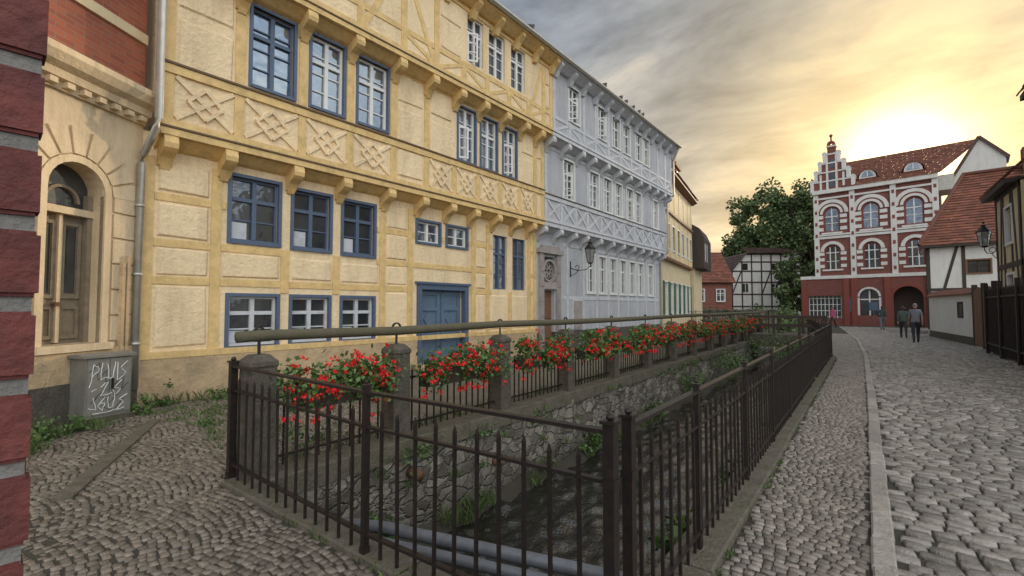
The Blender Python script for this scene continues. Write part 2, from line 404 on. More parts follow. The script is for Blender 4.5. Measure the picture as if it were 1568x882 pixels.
def sett_field(name, inside, x0, x1, y0, y1, dx, dy, h, mat, arc=0, arcw=1.2, jit=.12, base=0., flat=.80, gap=.035):
    V = []; Fc = []
    y = y0; row = 0
    while y < y1:
        x = x0+R.uniform(-dx, 0)
        while x < x1:
            wx = dx*R.uniform(.7, 1.35); cx = x+wx/2; x += wx
            yy = y+arc*abs(math.sin(math.pi*cx/arcw))+R.uniform(-1, 1)*dy*jit
            if not inside(cx, yy): continue
            hx = wx/2-gap*dx; hy = dy/2*R.uniform(.86, 1.0)-.002; hh = h*R.uniform(.7, 1.1); rot = R.uniform(-.12, .12)
            if arc: rot += arc/arcw*2.2*math.cos(math.pi*cx/arcw)*(1 if math.sin(math.pi*cx/arcw) >= 0 else -1)
            cr, sr = math.cos(rot), math.sin(rot); i = len(V); tx, ty = R.uniform(-.09, .09), R.uniform(-.09, .09)
            bz = base+noise.noise(Vector((cx*.9, yy*.9, 0)))*.012
            kk = [R.uniform(.88, 1.06) for _ in range(8)]
            for (k, zz) in ((1., -.3), (.97, .62), (flat, 1.)):
                for q, (a, c) in enumerate(((-1, -1), (1, -1), (1, 1), (-1, 1))):
                    lx, ly = a*hx*k*kk[q], c*hy*k*kk[q+4]
                    V.append((cx+lx*cr-ly*sr, yy+lx*sr+ly*cr, bz+(hh*zz+(tx*lx+ty*ly if zz > 0 else 0))))
            for r_ in (0, 4):
                for q in range(4):
                    q2 = (q+1) % 4; Fc.append((i+r_+q, i+r_+q2, i+r_+4+q2, i+r_+4+q))
            Fc.append((i+8, i+9, i+10, i+11))
        y += dy; row += 1
    me = bpy.data.meshes.new(name); me.from_pydata(V, [], Fc); me.update()
    me.polygons.foreach_set('use_smooth', [True]*len(me.polygons)); me.materials.append(mat)
    ob = bpy.data.objects.new(name, me); COL.objects.link(ob); return ob
def kx(y): return -.01 if y < 11 else (-.02-.009*(y-11) if y < 19 else (-.09-.035*(y-19) if y < 28 else -.4-.075*(y-28)))
def cx_(y): return RW+.26 if y < YB else RW+.26+(RE-RW)*(y-YB)/(YE-YB)
sett_field('cobbled_road', lambda x, y: x > kx(y)+.13 and x < 3.6+max(0, (y-34))*.05, -2.2, 4.0, 1.2, 46, .155, .112, .036, M['sett'], jit=.13, arc=.04, arcw=3.6, base=-.010, flat=.84, gap=.025)
sett_field('cobbled_pavement', lambda x, y: cx_(y) < x < kx(y)-.01, -3.2, .1, 1.2, 34, .066, .062, .020, M['pavesett'], arc=.09, arcw=.95, flat=.84, base=-.007, gap=.025)
sett_field('cobbled_square', lambda x, y: (y < Y0-.2 and x < -.74) or (x < LW-.38 and y < 4.6), -9.3, -.7, -.6, 4.6, .062, .058, .019, M['smallsett'], arc=.11, arcw=1.15, flat=.85, base=-.0085, gap=.02, jit=.22)
y_ = MB(); y_.quad((-9.6, 4.5, .006), (LW-.4, 4.5, .006), (LW-.4, 31, .006), (-9.6, 31, .006)); y_.mesh('canal_side_path', M['yard'])
b = MB()
F = Frame(-8.0, 2.2, .83, -.42, .42, .83)
for k in range(6): b.box(F, k*.5, k*.5+.49, -.07, .07, .0, .025)
b.mesh('drain_channel', M['coping'])

# ------------------------------------------------------------------ yellow house
YF = Frame(-9.33, 2.28, .0262, .9997, .9997, -.0262)
G = Group('yellow_half_timbered_house')
E = 10.93
gw = [(1.34, 2.2, 2.84, 4.04), (2.5, 3.3, 2.82, 4.0), (3.62, 4.42, 2.8, 3.98), (1.34, 2.2, .88, 1.80), (2.5, 3.3, .88, 1.80), (3.62, 4.42, .88, 1.80)]
sw = [(5.72, 6.49, 3.3, 3.84), (6.77, 7.54, 3.3, 3.84)]
lw_ = [(8.71, 9.38, 2.15, 3.84), (9.66, 10.36, 2.15, 3.84)]
door = (5.85, 7.45, .12, 2.08)
G['yplaster'].wall(YF, 0, E, .75, 4.5, -.3, 0, gw+sw+lw_+[door])
G['plinth'].wall(YF, 0, E, -.1, .75, -.3, .05, [(5.8, 7.5, .12, 2)])
for h in gw: window(G, YF, *h, 0, 'blue', 'blue' if h[2] > 2 else 'wtimber', 'glassdark', 3, t=.06)
for h in sw: window(G, YF, *h, 0, 'blue', 'white', 'glass', 2, cross=False, t=.06)
for h in lw_: window(G, YF, *h, 0, None, 'blue', 'glass', 4)
for h in gw:
    G['wtimber'].box(YF, h[0]+.05, h[0]+.32, -.119, -.117, h[2]+.05, h[2]+(h[3]-h[2])*.30)
bd = G['bluedoor']; bd.box(YF, 5.85, 7.45, -.22, -.16, .12, 2.08)
for k in range(2):
    a = 5.9+.78*k
    bd.box(YF, a+.02, a+.12, -.16, -.12, .2, 2.0); bd.box(YF, a+.62, a+.72, -.16, -.12, .2, 2.0)
    for z in (.2, .95, 1.5, 1.92): bd.box(YF, a+.12, a+.62, -.16, -.122, z, z+.1)
    bd.plate(YF, [(a+.37, 1.05), (a+.56, 1.27), (a+.37, 1.47), (a+.18, 1.27)], -.16, -.13)
G['blue'].box(YF, 5.72, 5.86, -.1, .06, .05, 2.2); G['blue'].box(YF, 7.44, 7.58, -.1, .06, .05, 2.2); G['blue'].box(YF, 5.86, 7.44, -.1, .06, 2.06, 2.2); G['blue'].box(YF, 5.66, 7.64, -.1, .1, 2.2, 2.26)
G['plinth'].box(YF, 5.6, 7.7, .05, .35, -.1, .14)
T = G['ytimber']
studs = [.1, 1.1, 2.35, 3.46, 4.66, 5.5, 7.82, 8.45, 9.52, 10.56, 10.86]
allh = gw+sw+lw_+[(5.7, 7.6, 0, 2.28)]
def studwall(T, F, ss, z0, z1, o, holes, w=.17, proud=.022):
    for s_ in ss:
        blocks = [(h[2]-.08, h[3]+.08) for h in holes if h[0]-.08 < s_+w/2 and h[1]+.08 > s_-w/2]
        z = z0; ja, jb = R.uniform(-.012, .012), R.uniform(-.012, .012)
        for a, b_ in sorted(blocks):
            if a > z: T.box(F, s_-w/2+ja, s_+w/2+jb, o-.02, o+proud, z, a)
            z = max(z, b_)
        if z < z1: T.box(F, s_-w/2+ja, s_+w/2+jb, o-.02, o+proud, z, z1)
def railh(T, F, s0, s1, z, o, ss, holes, w=.14, sw_=.17, proud=.020):
    xs = [s0]+[x for s_ in ss for x in (s_-sw_/2, s_+sw_/2)]+[s1]
    for k in range(0, len(xs), 2):
        a, b_ = xs[k], xs[k+1]
        if b_-a < .03: continue
        cuts = sorted([(max(a, h[0]-.08), min(b_, h[1]+.08)) for h in holes if h[2]-.08 < z+w/2 and h[3]+.08 > z-w/2 and h[1]+.08 > a and h[0]-.08 < b_])
        x = a
        for c0, c1 in cuts:
            if c0-x > .02: T.box(F, x, c0, o-.02, o+proud, z-w/2, z+w/2)
            x = max(x, c1)
        if b_-x > .02: T.box(F, x, b_, o-.02, o+proud, z-w/2, z+w/2)
studwall(T, YF, studs, .78, 4.1, 0, allh)
for z in (2.05, 2.68, 3.5): railh(T, YF, 0, E, z if z != 3.5 else 3.45, 0, studs, allh, w=.13)
T.box(YF, 0, E, -.02, .06, .75, .86)
P = G['yplaster']
def panels(P, F, ss, zs, o, holes, proud=.016, w=.17):
    for a, b_ in zip(ss, ss[1:]):
        for c, d in zip(zs, zs[1:]):
            x0, x1, z0, z1 = a+w/2+.03, b_-w/2-.03, c+.09, d-.09
            if x1-x0 < .2 or z1-z0 < .15: continue
            if any(h[0]-.1 < x1 and h[1]+.1 > x0 and h[2]-.1 < z1 and h[3]+.1 > z0 for h in holes): continue
            i = .035; pr = proud+R.uniform(.008, .026); jx = [R.uniform(-.014, .014) for _ in range(8)]
            q = [(x0+jx[0], z0+jx[1]), (x1+jx[2], z0+jx[3]), (x1+jx[4], z1+jx[5]), (x0+jx[6], z1+jx[7])]
            cx, cz = (x0+x1)/2, (z0+z1)/2
            q2 = [(x+(i if x < cx else -i), z+(i if z < cz else -i)) for x, z in q]
            P.hexa([F.p(x, o-.005, z) for x, z in q], [F.p(x, o+pr, z) for x, z in q2])
panels(P, YF, studs, [.83, 2.05, 2.68, 3.45, 4.15], 0, allh)
def jetty(G, F, s0, s1, zb, o0, o1, brs, tim, line='brownline', beamh=.26, bh=.42):
    T = G[tim]
    zt = zb+bh
    T.prism(F, [(o0-.25, zt), (o0-.25, zt-.16), (o0+.02, zt-.16), (o0+.1, zt-.13), (o1-.06, zt)], s0, s1)
    for s_ in brs:
        T.prism(F, [(o0-.02, zb-.02), (o0+.06, zb-.02), (o0+.16, zb+.10), (o1-.04, zb+.17), (o1+.03, zb+.22), (o1+.05, zb+.30), (o1+.02, zt+.003), (o0-.02, zt+.003)], s_-.10, s_+.10)
        T.prism(F, [(o0+.0, zb-.10), (o0+.05, zb-.08), (o0+.10, zb+.0), (o0+.02, zb+.01)], s_-.07, s_+.07)
    T.box(F, s0, s1, o0-.2, o1+.04, zt+.004, zt+beamh*.45)
    T.box(F, s0, s1, o0-.2, o1+.015, zt+beamh*.45, zt+beamh*.6)
    T.box(F, s0, s1, o0-.2, o1+.055, zt+beamh*.6, zt+beamh)
    if line:
        G[line].box(F, s0, s1, o1, o1+.062, zt+beamh*.47, zt+beamh*.58)
    return zt+beamh
def lattice(T, F, a, b_, z0, z1, o, w=.075):
    m = (a+b_)/2; zc = (z0+z1)/2; e = .02
    T.dbox(F, (a, z0+e), (b_, z1-e), w, o-.01, o+.034); T.dbox(F, (a, z1-e), (b_, z0+e), w, o-.01, o+.038)
    hx, hz = (b_-a)*.30, (z1-z0)*.36
    q = [(m-hx, zc), (m, zc+hz), (m+hx, zc), (m, zc-hz)]
    for k in range(4):
        T.dbox(F, q[k], q[(k+1) % 4], w*.8, o-.01, o+.042+.003*k)
st1 = [.24, 1.3, 2.46, 3.53, 4.68, 5.7, 6.68, 7.62, 8.6, 9.56, 10.4, 10.84]
o1 = .36
zj = jetty(G, YF, .15, E, 3.98, 0, o1, [.3, 1.2, 2.42, 3.5, 4.66, 5.7, 6.68, 7.62, 8.6, 9.56, 10.4], 'ytimber')
fw = [(1.5, 2.28, 5.72, 7.2), (2.64, 3.36, 5.72, 7.2), (3.72, 4.5, 5.72, 7.2), (6.83, 7.5, 5.66, 7.15), (7.75, 8.45, 5.66, 7.15), (8.76, 9.4, 5.66, 7.15)]
G['yplaster'].wall(YF, .15, E, zj, 7.5, -.3, o1, fw)
for h in fw: window(G, YF, *h, o1, 'blue', 'white' if h[0] > 2.4 else 'blue', 'glass', 4, t=.055)
open_sash(G, YF, 6.87, 5.72, 6.6, o1-.04, 'white', 25, .3); open_sash(G, YF, 8.8, 5.72, 6.6, o1-.04, 'white', 40, .3)
studwall(T, YF, st1, zj, 7.1, o1, fw)
railh(T, YF, .15, E, 5.50, o1, [], [], w=.14, proud=.05)
G['brownline'].box(YF, .15, E, o1-.01, o1+.075, 5.575, 5.612)
railh(T, YF, .15, E, 7.32, o1, st1, fw, w=.12)
for k, (a, b_) in enumerate(zip(st1, st1[1:])):
    if b_-a > .6 and k != 4:
        lattice(G['yplaster'], YF, a+.10, b_-.10, zj+.02, 5.42, o1)
panels(P, YF, st1, [zj, 5.5, 6.5, 7.3], o1, fw+[(0, 5.6-1, 0, 5.3), (5.8, 11, 0, 5.3)], w=.17)
o2 = .72
zj2 = jetty(G, YF, .15, E, 7.02, o1, o2, st1[:-1], 'ytimber', beamh=.24)
tw = [(6.81, 7.45, 8.28, 9.6), (7.69, 8.4, 8.28, 9.6), (8.7, 9.4, 8.28, 9.6), (1.5, 2.28, 8.28, 9.6), (2.64, 3.36, 8.28, 9.6)]
G['yplaster'].wall(YF, .15, E, zj2, 9.8, -.3, o2, tw)
for h in tw: window(G, YF, *h, o2, None, 'white', 'glassdark', 4)
open_sash(G, YF, 6.84, 8.3, 9.1, o2-.04, 'white', 35, .3)
studwall(T, YF, st1, zj2, 9.6, o2, tw)
railh(T, YF, .15, E, 8.14, o2, st1, [], w=.13)
T.box(YF, .15, E, o2-.02, o2+.03, 9.64, 9.78)
for a, b_ in ((3.6, 4.6), (5.62, 4.76), (9.64, 10.34)):
    T.dbox(YF, (a, zj2+.05), (b_, 9.6), .13, o2-.01, o2+.016)
for k, (a, b_) in enumerate(zip(st1, st1[1:])):
    if k in (5, 7, 9): T.dbox(YF, (a+.08, zj2+.02), (b_-.08, 8.06), .10, o2-.01, o2+.017)
    elif k in (6, 8, 4): T.dbox(YF, (a+.08, 8.06), (b_-.08, zj2+.02), .10, o2-.01, o2+.017)
panels(P, YF, st1, [8.14, 8.95, 9.7], o2, tw+[(3.5, 5.7, 8, 10), (9.5, 10.4, 8, 10)])
def eave(G, F, s0, s1, tim, z=9.78, o=.72, over=.42, roof='roofdark', back=-4.2, ridge=15.2):
    T = G[tim]
    T.prism(F, [(o-.3, z-.02), (o+.12, z-.02), (o+over-.06, z+.12), (o+over, z+.14), (o+over, z+.24), (o-.3, z+.24)], s0, s1)
    n = int((s1-s0)/.95)
    for k in range(n+1):
        s_ = s0+.12+(s1-s0-.24)*k/n
        T.prism(F, [(o-.02, z-.32), (o+.10, z-.30), (o+.20, z-.12), (o+over-.05, z+.03), (o+over-.05, z+.125), (o-.02, z+.125)], s_-.085, s_+.085)
    G['zinc'].tube([F.p(s0, o+over+.06, z+.24), F.p(s1, o+over+.06, z+.24)], .07, 8)
    G[roof].roofplane(F.p(s0, o+over+.05, z+.26), F.p(s1, o+over+.05, z+.26), F.p(s1, back, ridge), F.p(s0, back, ridge), rows=26)
eave(G, YF, .1, E, 'ytimber')
G['yplaster'].box(YF, .15, E, -6, -.3, -.1, 9.8)
yh = G.finish({'yplaster': 'walls', 'ytimber': 'timber_frame', 'blue': 'window_frames', 'bluedoor': 'front_door', 'white': 'sashes', 'plinth': 'plinth', 'roofdark': 'roof', 'zinc': 'gutter'})

# ------------------------------------------------------------------ white house
G = Group('white_half_timbered_house')
E2 = 22.25; S2 = E+.004
gw = [(a, a+.62, 2.2, 3.72) for a in (14.5, 15.5, 16.5, 17.5, 18.5, 19.5, 20.7)]
dr = (11.35, 12.1, .1, 2.2); fan = (11.35, 12.15, 2.5, 3.4)
G['wplaster'].wall(YF, S2, E2, .7, 4.42, -.3, 0, gw+[dr, fan])
G['stonepost'].wall(YF, S2, E2, -.1, .7, -.3, .04, [(11.3, 12.15, .1, 2)])
for h in gw: window(G, YF, *h, 0, 'white', 'white', 'glassdark', 3)
T = G['wtimber']
st = [10.92+.1, 13.0, 14.2, 15.31, 16.31, 17.31, 18.31, 19.31, 20.41, 21.6, 22.15]
studwall(T, YF, st, .7, 4.0, 0, gw+[(10.9, 12.6, 0, 3.9)], w=.15)
for z in (1.95, 3.95): railh(T, YF, S2, E2, z, 0, st, gw+[(10.9, 12.6, 0, 3.9)], w=.13, sw_=.15)
M['cream2'] = basic('portal_stone', (.36, .32, .30), .8, 4, .2, (.18, .15, .13), .6, .8, 25, .02)
Wt = G['cream2']
Wt.box(YF, 11.1, 11.33, -.1, .1, .1, 3.5); Wt.box(YF, 12.17, 12.4, -.1, .1, .1, 3.5); Wt.box(YF, 11.33, 12.17, -.1, .08, 2.24, 2.48)
Wt.box(YF, 11.0, 12.5, -.1, .16, 3.5, 3.66); Wt.box(YF, 11.2, 12.3, -.1, .13, 3.66, 3.78)
Wt.ring(YF, 11.75, 2.9, .34, .42, -.05, .06, 20, 0, 2*math.pi)
for k in range(6): Wt.box(YF, 11.14, 11.29, .1, .125, .25+k*.52, .6+k*.52); Wt.box(YF, 12.21, 12.36, .1, .125, .25+k*.52, .6+k*.52)
G['glassdark'].box(YF, 11.33, 12.17, -.15, -.12, 2.48, 3.5)
for k in range(8):
    a = k*math.pi/4; Wt.ring(YF, 11.75+.17*math.cos(a), 2.9+.17*math.sin(a), .08, .105, -.03, -.01+.002*k, 10, 0, 2*math.pi)
G['brownwood'].box(YF, 11.33, 12.17, -.2, -.14, .1, 2.24)
for z in (.3, 1.2): G['brownwood'].box(YF, 11.45, 12.05, -.14, -.11, z, z+.75)
G['wtimber'].box(YF, 13.3, 14.0, -.02, .06, .75, 1.9); G['cream2'].box(YF, 13.36, 13.94, .06, .09, .8, 1.84)
G['stonepost'].box(YF, 11.0, 12.5, .04, .4, -.1, .12)
st1 = [11.04, 12.05, 13.05, 13.95, 15.05, 16.17, 17.2, 18.3, 19.3, 20.3, 21.3, 22.15]
zj = jetty(G, YF, S2, E2, 3.98, 0, o1, st1, 'wtimber', None)
fw = [(12.2, 12.9, 5.6, 7.0), (14.12, 14.85, 5.6, 7.0), (15.3, 16.0, 5.6, 7.0), (16.35, 17.0, 5.6, 7.0), (17.5, 18.2, 5.6, 7.0), (18.42, 19.1, 5.6, 7.0), (20.6, 21.2, 5.6, 7.0)]
G['wplaster'].wall(YF, S2, E2, zj, 7.5, -.3, o1, fw)
for h in fw: window(G, YF, *h, o1, 'white', 'white', 'glassdark' if h[0] in (12.2, 17.5) else 'glass', 4)
open_sash(G, YF, 12.25, 5.65, 6.5, o1-.03, 'white', 60, .32); open_sash(G, YF, 17.55, 5.65, 6.5, o1-.03, 'white', 70, .32)
studwall(T, YF, st1, zj, 7.1, o1, fw, w=.15)
railh(T, YF, S2, E2, 5.42, o1, [], [], w=.14, proud=.05); railh(T, YF, S2, E2, 7.2, o1, st1, fw, w=.12, sw_=.15)
G['stonepost'].box(YF, S2, E2, o1-.01, o1+.075, 5.495, 5.53)
for k, (a, b_) in enumerate(zip(st1, st1[1:])):
    T.dbox(YF, (a+.08, zj+.02), (b_-.08, 5.34), .09, o1-.01, o1+.027); T.dbox(YF, (a+.08, 5.34), (b_-.08, zj+.02), .09, o1-.01, o1+.031)
zj2 = jetty(G, YF, S2, E2, 7.02, o1, o2, st1, 'wtimber', None, beamh=.24)
tw = [(12.0, 12.72, 8.3, 9.55), (14.15, 14.85, 8.3, 9.55), (15.4, 16.1, 8.3, 9.55), (16.4, 17.1, 8.3, 9.55), (17.7, 18.4, 8.3, 9.55), (18.6, 19.25, 8.3, 9.55)]
G['wplaster'].wall(YF, S2, E2, zj2, 9.8, -.3, o2, tw)
for h in tw: window(G, YF, *h, o2, 'white', 'white', 'glassdark', 3, t=.05)
open_sash(G, YF, 12.05, 8.35, 9.1, o2-.03, 'white', 60, .32); open_sash(G, YF, 14.2, 8.35, 9.1, o2-.03, 'white', 60, .32)
studwall(T, YF, st1, zj2, 9.7, o2, tw, w=.15); railh(T, YF, S2, E2, 8.12, o2, st1, [], w=.12, sw_=.15)
for k, (a, b_) in enumerate(zip(st1, st1[1:])):
    p_, q_ = ((a+.08, zj2+.02), (b_-.08, 8.05))
    if k % 2: p_, q_ = (p_[0], q_[1]), (q_[0], p_[1])
    T.dbox(YF, p_, q_, .09, o2-.01, o2+.017)
eave(G, YF, S2, E2+.1, 'wtimber')
G['wplaster'].box(YF, S2, E2, -6, -.3, -.1, 9.8)
G['zinc'].tube([YF.p(E2-.05, 1.15, 10), YF.p(E2-.05, .85, 9.3), YF.p(E2-.05, .85, 7.5), YF.p(E2-.05, .5, 7.2), YF.p(E2-.05, .5, 4.5), YF.p(E2-.05, .12, 4.1), YF.p(E2-.05, .12, .1)], .05)
G.finish({'wplaster': 'walls', 'wtimber': 'timber_frame', 'white': 'window_frames', 'brownwood': 'front_door', 'roofdark': 'roof', 'zinc': 'gutter', 'cream2': 'portal', 'stonepost': 'plinth'})
for s_ in (14.0, 15.4, 15.9, 16.6, 17.2, 17.6, 9.2):
    b = MB(); c = YF.p(s_, 1.12, 10.2)
    b.ball(c, .11, 8, 6, (.7, 1.3, .8)); b.ball(c+Vector((0, .11, .11)), .05, 6, 5); b.tube([c+Vector((0, -.1, 0)), c+Vector((0, -.26, -.04))], [.05, .02], 5); b.tube([c+Vector((0, .15, .11)), c+Vector((0, .2, .1))], [.012, .003], 4)
    b.tube([c+Vector((.03, 0, -.06)), c+Vector((.03, 0, -.14))], .008, 4); b.tube([c+Vector((-.03, 0, -.06)), c+Vector((-.03, 0, -.14))], .008, 4)
    b.mesh('pigeon', M['bird'], True)

# ------------------------------------------------------------------ cream house (third)
CF = Frame(-8.7, 24.65, -.1305, .991, .991, .1305)
G = Group('cream_townhouse')
hl = [(a, a+.8, z0, z1) for a in (.8, 2.4, 4.0, 5.6, 7.2, 8.6) for z0, z1 in ((1.2, 3.0), (4.9, 6.3))]
G['creamlight'].wall(CF, 0, 9.6, 0, 4.2, -.3, 0, hl); G['creamlight'].wall(CF, 0, 9.6, 4.2, 8.9, -.3, .15, hl)
for h in hl:
    window(G, CF, *h, 0 if h[2] < 3 else .15, 'white', 'white', 'glassdark', 3)
    if h[2] < 3:
        G['green'].box(CF, h[0]-.42, h[0]-.08, .0, .05, 1.15, 3.05); G['green'].box(CF, h[1]+.08, h[1]+.42, .0, .05, 1.15, 3.05)
for z in (4.2, 6.9): G['brownwood'].box(CF, 0, 9.6, .1, .26, z, z+.16)
for k in range(7): G['ytimber'].box(CF, k*1.55+.02, k*1.55+.16, .13, .18, 4.4, 8.8)
G['brownwood'].prism(CF, [(-.2, 8.9), (.25, 8.9), (.55, 9.05), (.55, 9.2), (-.2, 9.2)], -.0, 9.8)
G['rooftile'].roofplane(CF.p(0, .6, 9.2), CF.p(9.8, .6, 9.2), CF.p(8, -3.6, 13.5), CF.p(2, -3.6, 13.5), 22)
G['rooftile'].roofplane(CF.p(9.8, .6, 9.2), CF.p(9.8, -7, 9.2), CF.p(8, -3.6, 13.5), CF.p(8, -3.6, 13.5), 22)
for a in (.9, 3.4):
    G['creamlight'].box(CF, a, a+1.5, -2, .1, 9.3, 10.3); G['brownwood'].prism(CF, [(.25, 10.2), (.3, 10.35), (-2.4, 11.4), (-2.4, 10.2)], a-.15, a+1.65)
    G['glassdark'].box(CF, a+.3, a+1.2, .1, .12, 9.5, 10.1); G['ytimber'].box(CF, a+.7, a+.8, .12, .15, 9.5, 10.1)
G['creamlight'].box(CF, 0, 9.6, -6, -.3, 0, 8.9)
G.finish({'creamlight': 'walls', 'green': 'shutters', 'rooftile': 'roof', 'white': 'window_frames', 'brownwood': 'cornice'})
G = Group('slate_clad_house')
G['creamlight'].box(CF, 10, 14, -5, .2, 0, 4.4); G['darkwood'].box(CF, 10, 14, -5, .9, 4.4, 6.6)
G['darkwood'].prism(CF, [(.9, 6.6), (.6, 7.3), (-2, 9), (-5, 6.6)], 10, 14)
G['glassdark'].box(CF, 10.6, 11.4, .9, .92, 5.0, 6.1); G['white'].box(CF, 10.5, 10.58, .9, .94, 4.9, 6.2); G['white'].box(CF, 11.42, 11.5, .9, .94, 4.9, 6.2)
G.finish({'darkwood': 'upper_storey', 'creamlight': 'walls'})

# ------------------------------------------------------------------ corner brick-and-stone building far left
AF = Frame(-9.27, 2.2, .51, -.86, .86, .51)
M['brickL'] = brick_mat('brick_left', (.51, -.86), (.34, .09, .045), (.24, .06, .035), (.20, .15, .11))
G = Group('brick_corner_building')
ds0, ds1 = .50, 1.28; sc = .89; rr = .39; zs = 3.25
G['cream'].wall(AF, -.1, 5, 1.0, 4.55, -.4, 0, [(ds0, ds1, 1.08, zs+rr)])
G['cream'].arch(AF, sc, zs, rr, zs+rr, -.4, 0)
G['plinth'].box(AF, -.1, 5, -.4, .08, 0, 1.0); G['stonepost'].box(AF, -.05, 5, .06, .1, 0, .55)
G['cream'].ring(AF, sc, zs, rr+.0, rr+.10, -.06, .03, 12); G['cream'].box(AF, ds0-.1, ds0, -.06, .03, 1.08, zs); G['cream'].box(AF, ds1, ds1+.1, -.06, .03, 1.08, zs)
for k in range(9):
    a0 = math.pi*k/9+.03; a1 = math.pi*(k+1)/9-.03
    Pp = lambda r, a: (sc-r*math.cos(a), zs+r*math.sin(a))
    G['cream'].plate(AF, [Pp(rr+.12, a0), Pp(rr+.12, a1), Pp(rr+.5, a1), Pp(rr+.5, a0)], -.02, .035)
z = 1.1
while z < 3.1:
    for a, b_ in ((-.05, .36), (1.42, 2.0), (2.04, 3.2)):
        G['cream'].box(AF, a, b_, -.02, .03, z, z+.36)
    z += .39
G['cream'].box(AF, ds0-.12, ds1+.12, -.05, .12, .98, 1.08)
# two-leaf wooden door with transom and fanlight
G['olddoor'].box(AF, ds0, ds0+.07, -.32, -.18, 1.08, zs); G['olddoor'].box(AF, ds1-.07, ds1, -.32, -.18, 1.08, zs)
G['cream'].box(AF, ds0, ds1, -.32, -.16, 2.92, 3.02)
G['olddoor'].box(AF, ds0+.07, ds1-.07, -.34, -.29, 1.08, 2.92); G['cream'].box(AF, sc-.025, sc+.025, -.29, -.23, 1.1, 2.92)
for a in (ds0+.08, sc+.03):
    w_ = .27
    for z0_, z1_ in ((1.15, 1.62), (1.72, 2.82)):
        G['olddoor'].box(AF, a, a+.05, -.29, -.26, z0_, z1_); G['olddoor'].box(AF, a+w_-.05, a+w_, -.29, -.26, z0_, z1_)
        G['olddoor'].box(AF, a+.05, a+w_-.05, -.29, -.262, z0_, z0_+.05); G['olddoor'].box(AF, a+.05, a+w_-.05, -.29, -.262, z1_-.05, z1_)
    G['glassdark'].box(AF, a+.06, a+w_-.06, -.29, -.285, 1.8, 2.75)
G['glassdark'].plate(AF, [(sc-rr*math.cos(math.pi*k/12), 3.02 if k in (0, 12) else zs+rr*math.sin(math.pi*k/12)) for k in range(13)], -.3, -.27)
G['olddoor'].ring(AF, sc, zs-.15, .2, .24, -.27, -.22, 10)
G['rust'].ring(AF, sc+.02, 1.62, .0, .05, -.26, -.2, 12)
G['cream'].prism(AF, [(-.2, 4.55), (.05, 4.55), (.06, 4.66), (.14, 4.68), (.16, 4.78), (.26, 4.84), (.32, 4.95), (.32, 5.04), (-.2, 5.08)], -.1, 5)
for k in range(22): G['cream'].box(AF, -.02+k*.22, .08+k*.22, .05, .15, 4.58, 4.655)
G['brickL'].box(AF, -.1, 5, -.4, 0, 5.08, 5.9); G['creamlight'].box(AF, -.1, 5, -.4, .04, 5.9, 6.06); G['brickL'].box(AF, -.1, 5, -.4, 0, 6.06, 12)
G['creamlight'].box(AF, -.1, 5, -.4, .04, 5.05, 5.14)
G['cream'].box(AF, -.1, 5, -6, -.4, 0, 12)
for a, h_ in ((.12, 2.4), (.2, 2.3)): G['plinth'].box(AF, a, a+.05, .03, .09, .9, h_)
G.finish({'cream': 'stone_facade', 'brickL': 'brick_wall', 'olddoor': 'arched_door'})
b = MB()
b.tube([YF.p(.09, .50, 11), YF.p(.09, .50, 4.6)]+[YF.p(.08, .48, 4.45), YF.p(-.02, .18, 4.05), YF.p(-.03, .13, 3.9), YF.p(-.03, .13, .3)], .055, 10)
for z in (1.0, 2.1, 3.2): b.tube([YF.p(-.03, .13, z), YF.p(-.03, .13, z+.04)], .068, 10)
b.mesh('downpipe', M['zinc'], True)

# utility cabinet
KF = Frame(-8.38, 1.52, -.3, .954, .954, .3)
G = Group('utility_cabinet')
G['cabinet'].box(KF, 0, .56, -.34, 0, .08, .90); G['stonepost'].box(KF, -.03, .59, -.37, .03, 0, .08)
G['cabinet'].prism(KF, [(-.38, .90), (.04, .90), (.04, .93), (-.16, .96), (-.38, .93)], -.04, .60)
G['cabinet'].box(KF, .02, .27, 0, .012, .12, .88); G['cabinet'].box(KF, .285, .54, 0, .012, .12, .88); G['iron'].box(KF, .30, .32, .012, .04, .45, .6)
def stroke(pts, key='graffiti', jj=.009, r=.005, o=.0125):
    q = []
    for (a, b_) in zip(pts, pts[1:]):
        for t in (0, .33, .66): q.append((a[0]+(b_[0]-a[0])*t+R.uniform(-jj, jj), a[1]+(b_[1]-a[1])*t+R.uniform(-jj, jj)))
    q.append(pts[-1])
    G[key].tube([KF.p(x*.94, o, z) for x, z in q], r, 5)
for L_ in ([(.05, .50), (.09, .82), (.17, .75), (.07, .64)], [(.2, .83), (.18, .6), (.27, .62)], [(.27, .80), (.29, .60), (.34, .62), (.37, .83)], [(.40, .56), (.40, .82)], [(.54, .82), (.43, .74), (.51, .67), (.41, .57)],
           [(.18, .5), (.28, .56), (.18, .37), (.33, .40)], [(.46, .57), (.34, .46), (.37, .37), (.45, .43), (.35, .47)], [(.1, .36), (.13, .19), (.04, .23)], [(.24, .35), (.15, .24), (.22, .17), (.25, .28), (.18, .27)], [(.28, .34), (.29, .19), (.35, .2), (.37, .36)], [(.53, .35), (.42, .3), (.49, .25), (.40, .16)], [(.06, .45), (.14, .47)], [(.1, .15), (.3, .14), (.5, .17)]): stroke(L_)
for L_ in ([(.04, .70), (.16, .84), (.14, .6), (.27, .72), (.25, .55)], [(.36, .48), (.48, .66), (.46, .42), (.55, .52)], [(.06, .28), (.2, .42), (.3, .25), (.42, .4)], [(.22, .22), (.36, .14), (.5, .3)]): stroke(L_, 'iron', .014, .004, .0122)
G.finish({'cabinet': 'housing', 'stonepost': 'base', 'graffiti': 'graffiti', 'iron': 'handle_and_black_tags'})

